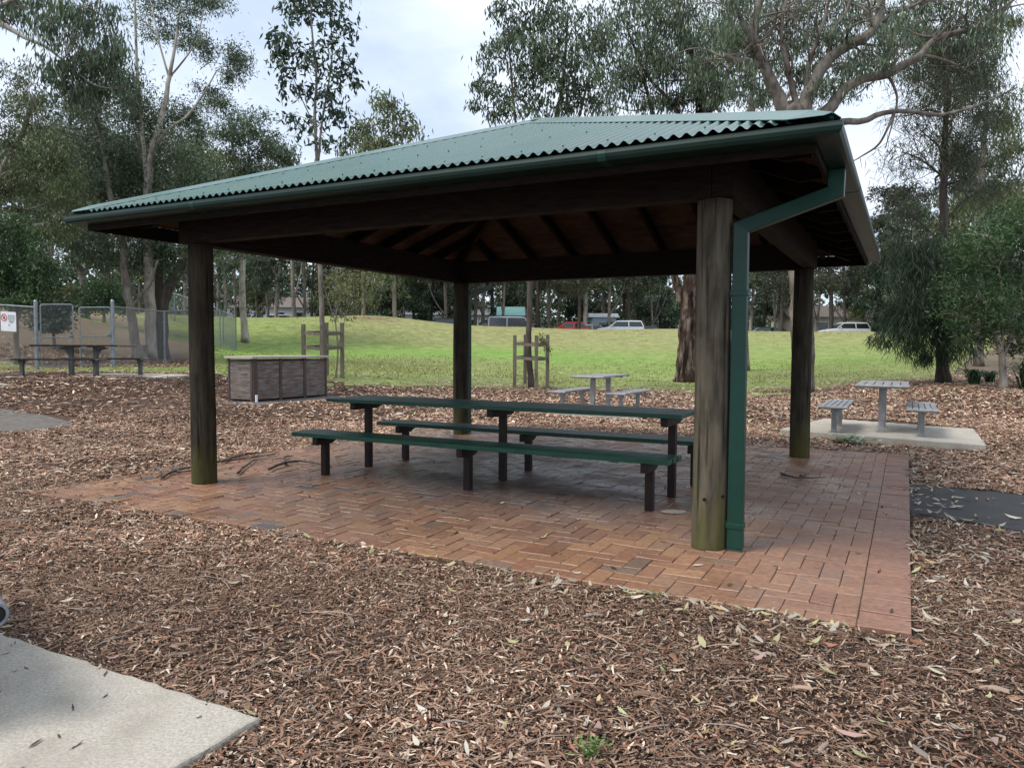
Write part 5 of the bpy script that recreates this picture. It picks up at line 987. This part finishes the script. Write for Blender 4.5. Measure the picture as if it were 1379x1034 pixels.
BELT = [(292, 92, 1, 1.1, 'slim gum seen just right of the left log post beyond the fence'), (318, 80, 5, .9, 'leafy gum beyond the corner of the wire fence'), (345, 96, 3, 1.0, 'low olive tree beyond the corner of the wire fence'), (372, 84, 0, 1.0, 'pale gum beyond the lawn above the barbecue cabinet'),
 (398, 78, 1, 1.15, 'tall grey trunk beyond the lawn left of the barbecue guard'), (420, 95, 4, .8, 'dark crowned gum far behind the barbecue guard'), (455, 88, 3, 1.1, 'olive bushy tree beyond the sapling by the barbecue guard'), (482, 76, 3, .85, 'small olive tree on the left shoulder of the bare mound'),
 (505, 100, 1, 1.2, 'tall gum standing behind the bare mound'), (530, 82, 2, .9, 'dark conifer just right of the bare mound'), (556, 80, 2, .82, 'broad dark conifer left of the parked dark wagon'), (582, 84, 2, .9, 'dark conifer behind the parked dark wagon'), (606, 90, 5, 1.0, 'gum seen immediately left of the rear left post beyond the lawn'),
 (648, 82, 1, .95, 'slim gum between the rear left post and the silver van'), (664, 98, 4, 1.0, 'dark crowned gum behind the silver van'), (700, 104, 0, 1.0, 'pale gum rising beyond the teal roof'), (727, 79, 4, .95, 'black trunk just right of the silver van'), (741, 82, 1, 1.1, 'grey trunk between the black trunk and the red car'),
 (766, 95, 2, 1.0, 'dark conifer behind the red car'), (790, 78, 0, 1.1, 'pinkish pale trunk right of the red car'), (812, 92, 5, 1.1, 'leafy gum behind the pale shed'), (848, 79, 4, .9, 'black thin trunk right of the white wagon'), (868, 88, 1, 1.0, 'grey gum seen left of the shaggy brown trunk beyond the lawn'), (888, 97, 2, 1.0, 'dark conifer far behind the shaggy brown trunk'),
 (1012, 90, 0, 1.0, 'white limbed gum seen just right of the green downpipe'), (1042, 84, 5, 1.0, 'leafy gum left of the rear right post beyond the lawn'), (1060, 100, 2, 1.1, 'dark conifer directly behind the rear right post'), (1119, 76, 4, .8, 'dark trunk in front of the tail of the white hatchback'), (1136, 80, 1, .75, 'slim trunk in front of the middle of the white hatchback'), (1165, 86, 3, .9, 'olive tree right of the white hatchback'),
 (1190, 74, 2, .9, 'dark conifer left of the weeping she-oak beyond the lawn'), (1222, 70, 5, .9, 'leafy gum behind the weeping she-oak'), (1262, 78, 2, 1.1, 'dark conifer behind the she-oak trunk'), (1310, 66, 3, 1.1, 'olive tree behind the bottlebrush at the right'), (1360, 60, 2, 1.0, 'dark conifer at the right edge behind the bottlebrush'), (1345, 82, 1, 1.2, 'tall gum behind the brownish tree at the right edge'),
 (488, 72, 3, 1.75, 'broad olive crown showing above the left half of the roof'), (533, 70, 3, 1.85, 'olive crown showing above the middle of the left roof slope'), (10, 62, 5, 1.0, 'leafy gum far behind the notice at the left edge'), (58, 70, 1, 1.0, 'slim gum far behind the bush at the gate'), (150, 66, 4, .9, 'dark gum far behind the leafy bush in the yard'), (248, 72, 5, 1.0, 'leafy gum far behind the leaning thick trunk'), (-40, 70, 2, 1.1, 'dark conifer off the left end of the yard'), (190, 84, 3, 1.3, 'olive tree far behind the grey stump')]
BELT += [(303, 74, 1, .8, 'slender grey trunk just beyond the corner post of the wire fence'), (330, 100, 2, 1.0, 'dark conifer far beyond the corner post of the wire fence'), (360, 90, 5, 1.0, 'leafy gum far beyond the left end of the barbecue cabinet'), (408, 84, 1, .9, 'thin trunk beyond the lawn above the right end of the barbecue'), (440, 98, 2, 1.0, 'dark conifer far behind the sapling by the barbecue guard'), (467, 100, 5, 1.1, 'leafy gum far left of the bare mound'),
 (545, 92, 5, .9, 'leafy gum in the gap between the two conifers by the mound'), (572, 98, 4, 1.0, 'dark gum far behind the dark small car'), (598, 77, 1, .8, 'thin trunk in front of the dark wagon'), (618, 82, 2, .8, 'small conifer hidden partly by the rear left post'), (638, 74, 4, .75, 'thin black trunk just right of the rear left post'), (676, 76, 1, .8, 'thin trunk at the left end of the silver van'), (690, 92, 2, 1.0, 'dark conifer directly behind the teal roof'), (714, 90, 5, 1.0, 'leafy gum behind the right end of the silver van'),
 (753, 90, 5, 1.0, 'leafy gum behind the left end of the red car'), (778, 74, 4, .7, 'thin black trunk at the right end of the red car'), (803, 100, 2, 1.0, 'dark conifer behind the pale silver car'), (822, 77, 1, .9, 'thin trunk at the left end of the white wagon'), (838, 94, 4, 1.0, 'dark gum behind the white wagon'), (858, 88, 2, .9, 'conifer right behind the white wagon'), (878, 80, 5, .8, 'leafy gum behind the dark car by the shaggy trunk'), (1002, 80, 1, .8, 'thin trunk right beside the green downpipe beyond the lawn'), (1030, 96, 2, 1.1, 'dark conifer behind the dark green car'),
 (1050, 78, 4, .8, 'black thin trunk left of the rear right post beyond the lawn'), (1102, 90, 5, 1.1, 'leafy gum right of the rear right post by the beige house'), (1150, 96, 2, 1.0, 'dark conifer behind the white car'), (1178, 82, 4, 1.0, 'dark gum right of the white car'), (1208, 76, 2, .9, 'conifer behind the left fringe of the weeping she-oak'), (1240, 74, 3, 1.0, 'olive tree behind the middle of the weeping she-oak'), (1290, 72, 4, 1.1, 'dark gum behind the strappy clump'), (1335, 70, 2, 1.2, 'dark conifer behind the pale forked stem')]
_seen = {}
for i, (px, d, k, s, lab) in enumerate(BELT):
    p = at(px, 440, d); rz = (i*2.4) % 6.28; o = PR[k]; z = tz1(p[0], p[1]); sc = (s*(.95+.1*math.sin(i))*(.72 if s > 1.32 else 1), s)
    if k in _seen: o = dup(o, (p[0], p[1], z), rz, lab, scale=sc)
    else: _seen[k] = 1; o.location = (p[0], p[1], z); o.rotation_euler = (0, 0, rz); o.scale = (sc[0], sc[0], sc[1]); o['label'] = lab
def woodland():
    rng = np.random.default_rng(77); bl = []
    for k in range(800):
        y = rng.uniform(112, 150); x = rng.uniform(-.95, .95)*y; h = .8+9.5*rng.random()**1.9; bl.append((np.array([x, y, tz1(x, y)+h]), rng.uniform(2, 3.6), rng.uniform(1.2, 2.2)))
    V, F, K, _ = leaf_cloud(bl, rng, 'gum', .9, .42, 1.0, .3, 10); tag(quads('far_woodland', V, F, K, 'leaf'), 'dim green woodland closing the view beyond the car park', 'woodland', kind='stuff')
woodland()

# ---------------------------------------------------------------- cars parked beyond the crest
def paint(name, c, metal=0.): M[name] = mat(name, c, rough=.25, metal=metal, coat=.5)
paint('car_white', (.72, .73, .74)); paint('car_silver', (.42, .44, .47), .4); paint('car_dark', (.02, .025, .035)); paint('car_red', (.45, .025, .03)); paint('car_grey', (.16, .17, .18), .3); paint('car_green', (.02, .06, .05))
KINDS_ = {'hatchback': (4.2, 1.48, .62, [(-2.1, .55), (-2.05, .88), (-1.0, .98)], (-1.9, -1.45, .35, .95)), 'wagon': (4.7, 1.68, .7, [], (-2.28, -2.0, .45, 1.15)), 'van': (4.9, 1.98, .72, [], (-2.42, -2.3, 1.25, 1.75))}
def make_car(kind, colr, label):
    Lc, Hc, _, _, (r0, r1, f1, f0) = KINDS_[kind]; W2 = .9; belt = .62*Hc if kind != 'van' else .95; hl = Lc/2
    root = thing('parked_car', label, 'car' if kind != 'van' else 'van', (0, 0, 0), 0, 'cars parked beyond the lawn')
    prof = [(-hl, .35), (-hl+.02, .75), (-hl+.1, belt), (f0, belt+.02), (f0+.55 if kind != 'van' else hl-.25, belt-.08), (hl-.08, belt-.2), (hl, .62), (hl-.02, .3), (hl-.5, .2), (-hl+.4, .2)]
    def ext(pr, w0, w1, zs):
        mb = MB(); n = len(pr); wz = lambda z: w0+(w1-w0)*np.clip((z-zs[0])/(zs[1]-zs[0]), 0, 1)
        mb.add([(x, -wz(z), z) for x, z in pr]+[(x, wz(z), z) for x, z in pr], [tuple(range(n))[::-1], tuple(range(n, 2*n))][::1]+[(i, (i+1) % n, n+(i+1) % n, n+i) for i in range(n)]); return mb
    ext(prof, W2, W2-.05, (.5, belt)).build('body', colr, root, bevel=.05)
    gl = [(r0+.02, belt), (r1, Hc-.12), (f1, Hc-.12), (f0, belt)]
    ext(gl, W2-.06, W2-.2, (belt, Hc)).build('windows', 'glass', root, bevel=.02)
    rf = [(r1-.05, Hc-.14), (r1+.05, Hc-.02), ((r1+f1)/2, Hc), (f1-.1, Hc-.03), (f1+.06, Hc-.14)]
    ext(rf, W2-.16, W2-.26, (Hc-.14, Hc)).build('roof', colr, root, bevel=.02)
    for sy in (-1, 1):
        for (xa, za), (xb, zb) in (((r0+.04, belt), (r1, Hc-.12)), ((f1, Hc-.12), (f0-.02, belt)), (((r1+f1)/2, Hc-.12), ((r1+f1)/2-.02, belt))):
            mb = MB(); ya, yb = W2-.06-(za-belt)/(Hc-belt)*.14+.005, W2-.06-(zb-belt)/(Hc-belt)*.14+.005; mb.beam((xa, sy*ya, za), (xb, sy*yb, zb), .09, .03, (0, 1, 0)); mb.build('pillar', colr, root)
    for sx in (-1, 1):
        for sy in (-1, 1):
            mb = MB(); mb.tube([(sx*Lc*.3, sy*(W2-.2), .32), (sx*Lc*.3, sy*(W2+.01), .32)], .32, 18); w = mb.build('wheel', 'tyre', root)
            mb = MB(); mb.tube([(sx*Lc*.3, sy*(W2-.02), .32), (sx*Lc*.3, sy*(W2+.02), .32)], .2, 12); mb.build('rim', 'rim', w)
    for sy in (-1, 1):
        mb = MB(); mb.cbox(hl-.06, sy*.66, belt-.34, .12, .34, .13); mb.build('headlight', 'lamp', root, bevel=.02)
        mb = MB(); mb.cbox(-hl+.05, sy*.72, belt-.25, .1, .2, .2); mb.build('tail_lamp', 'lampred', root, bevel=.02)
        mb = MB(); mb.cbox(f0-.35, sy*(W2+.06), belt+.02, .12, .16, .12); mb.build('mirror', colr, root, bevel=.02)
    return root
for kind, colr, px, d, rz, lab in [('van', 'car_silver', 689, 71, .1, 'silver van with dark windows parked beyond the lawn right of the rear left post'), ('wagon', 'car_dark', 592, 71, 3.0, 'dark wagon parked beyond the lawn under the conifers'), ('hatchback', 'car_dark', 566, 76, .2, 'dark small car farther left than the dark wagon'), ('hatchback', 'car_grey', 655, 76, 3.1, 'grey car parked left of the silver van, half hidden by it'),
   ('wagon', 'car_grey', 722, 78, .0, 'grey wagon between the silver van and the red car'), ('hatchback', 'car_red', 764, 71, 3.2, 'red car parked beyond the lawn'), ('hatchback', 'car_silver', 800, 74, .3, 'pale silver car right of the red car'), ('wagon', 'car_white', 836, 71, 3.0, 'white wagon with dark windows right of the pale shed'), ('hatchback', 'car_dark', 878, 75, .1, 'dark car just left of the shaggy brown trunk'),
   ('hatchback', 'car_green', 1024, 76, 3.1, 'dark green car beyond the lawn right of the downpipe'), ('wagon', 'car_white', 1137, 71, 3.2, 'white car beyond the lawn behind two thin trunks right of the rear right post'), ('wagon', 'car_white', 385, 88, .2, 'white wagon far beyond the barbecue cabinet'), ('hatchback', 'car_silver', 418, 90, .1, 'silver car far beyond the barbecue guard')]:
    p = at(px, 436, d); c = make_car(kind, colr, lab); c.location = (p[0]*(1+4.2/d), p[1]+4.2, tz1(p[0]*(1+4.2/d), p[1]+4.2)-.02); c.rotation_euler = (0, 0, rz)
M['wall_beige'] = mat('rendered_wall', (.42, .37, .3), (.5, .45, .38), rough=.8, scale=3); M['wall_white'] = mat('white_cladding', (.6, .64, .66), (.7, .73, .75), rough=.7, scale=3); M['teal'] = mat('teal_roof_paint', (.2, .42, .40), (.26, .5, .47), rough=.5, scale=3); M['tile'] = mat('brown_roof', (.12, .10, .085), (.19, .155, .13), rough=.8, scale=8); M['ltblue'] = mat('pale_blue_cladding', (.45, .6, .68), (.55, .68, .75), rough=.7, scale=3)
def house(name, label, px, d, w, dp, hw, hr, wall, roof, nw, cat='house'):
    p = at(px, 430, d); z = tz1(p[0], p[1]); root = thing(name, label, cat, (p[0], p[1], z)); x, y = p[0], p[1]
    mb = MB(); mb.cbox(x, y, z-.2, w, dp, hw+.2); mb.build('wall', wall, root)
    e = .35; mb = MB(); v = [(x-w/2-e, y-dp/2-e, z+hw), (x+w/2+e, y-dp/2-e, z+hw), (x+w/2+e, y+dp/2+e, z+hw), (x-w/2-e, y+dp/2+e, z+hw), (x-w/2-e, y, z+hw+hr), (x+w/2+e, y, z+hw+hr)]
    mb.add(v, [(0, 1, 5, 4), (2, 3, 4, 5), (0, 4, 3), (1, 2, 5), (3, 2, 1, 0)]); mb.build('roof', roof, root)
    for k in range(nw):
        xx = x-w/2+w*(k+.5)/nw; mb = MB(); mb.cbox(xx, y-dp/2-.01, z+hw*.38, w/nw*.5, .06, hw*.42); f = mb.build('window', 'white', root)
        mb = MB(); mb.cbox(xx, y-dp/2-.035, z+hw*.40, w/nw*.44, .03, hw*.37); mb.build('pane', 'glass', f)
    mb = MB(); mb.cbox(x+w*.5-.6, y-dp/2-.02, z, .85, .08, 2.); mb.build('door', 'brownpost', root)
house('kiosk', 'small kiosk with teal gable roof behind the silver van', 688, 80, 2.3, 3, 2.3, 1.0, 'wall_white', 'teal', 1, 'kiosk')
house('shed', 'pale blue and white shed between the red car and the white wagon', 812, 84, 2.6, 2.6, 2.5, .5, 'ltblue', 'white', 1, 'shed')
house('house', 'low beige house with brown roof behind the white car at the right', 1108, 98, 11, 7, 2.9, 1.6, 'wall_beige', 'tile', 4)
house('house', 'white house glimpsed through the trees above the barbecue cabinet', 388, 112, 15, 8, 3.2, 1.7, 'wall_white', 'tile', 5)
house('house', 'white house glimpsed through the trees left of the rear left post', 610, 118, 14, 8, 3.2, 1.7, 'wall_white', 'galv', 5)

# ---------------------------------------------------------------- sky, sun, camera
SD = np.array([-.62, -.25, .95]); SD /= np.linalg.norm(SD); el = math.asin(SD[2]); rot = math.atan2(SD[0], SD[1])
w = bpy.data.worlds.new('World'); scene.world = w; w.use_nodes = True; nt = w.node_tree; bg = nt.nodes['Background']
sky = N(nt, 'ShaderNodeTexSky'); sky.sky_type = 'NISHITA'; sky.sun_disc = False; sky.sun_elevation = el; sky.sun_rotation = rot; sky.air_density = 1.; sky.dust_density = 2.
tc = N(nt, 'ShaderNodeTexCoord'); mp = N(nt, 'ShaderNodeMapping'); mp.inputs['Scale'].default_value = (1, 1, 2.2); mp.inputs['Location'].default_value = (.35, .1, .2); nt.links.new(tc.outputs['Generated'], mp.inputs[0])
no = N(nt, 'ShaderNodeTexNoise', Scale=2.6, Detail=7., Roughness=.55); nt.links.new(mp.outputs[0], no.inputs['Vector'])
rp = N(nt, 'ShaderNodeValToRGB'); rp.color_ramp.elements[0].position = .36; rp.color_ramp.elements[1].position = .66; rp.color_ramp.elements[0].color = (3.5, 4.15, 5.2, 1); rp.color_ramp.elements[1].color = (6.1, 6.5, 7.1, 1); nt.links.new(no.outputs[0], rp.inputs[0])
mx = N(nt, 'ShaderNodeMix', data_type='RGBA'); mx.inputs[0].default_value = .88; nt.links.new(sky.outputs[0], mx.inputs[6]); nt.links.new(rp.outputs[0], mx.inputs[7]); nt.links.new(mx.outputs[2], bg.inputs['Color']); bg.inputs['Strength'].default_value = .10
sl = bpy.data.lights.new('sun', 'SUN'); sl.energy = 1.5; sl.angle = math.radians(25); sl.color = (1, .95, .87); so = bpy.data.objects.new('sun', sl); col.objects.link(so); so.rotation_euler = Vector((-SD[0], -SD[1], -SD[2])).to_track_quat('-Z', 'Y').to_euler(); so.location = (0, 0, 30)
cam = bpy.data.cameras.new('camera'); cam.sensor_width = 36; cam.lens = CF/1379*36; cam.clip_start = .05; cam.clip_end = 1500
co = bpy.data.objects.new('camera', cam); col.objects.link(co); co.matrix_world = Matrix.Translation((0, 0, CH)) @ Matrix.Rotation(PI/2-CP, 4, 'X') @ Matrix.Rotation(CR, 4, 'Z'); scene.camera = co
scene.view_settings.view_transform = 'Standard'; scene.view_settings.look = 'None'; scene.view_settings.exposure = 1.05; scene.view_settings.gamma = 1
scene.cycles.max_bounces = 6; scene.cycles.diffuse_bounces = 1; scene.cycles.transmission_bounces = 3; scene.cycles.transparent_max_bounces = 4; scene.cycles.use_denoising = True
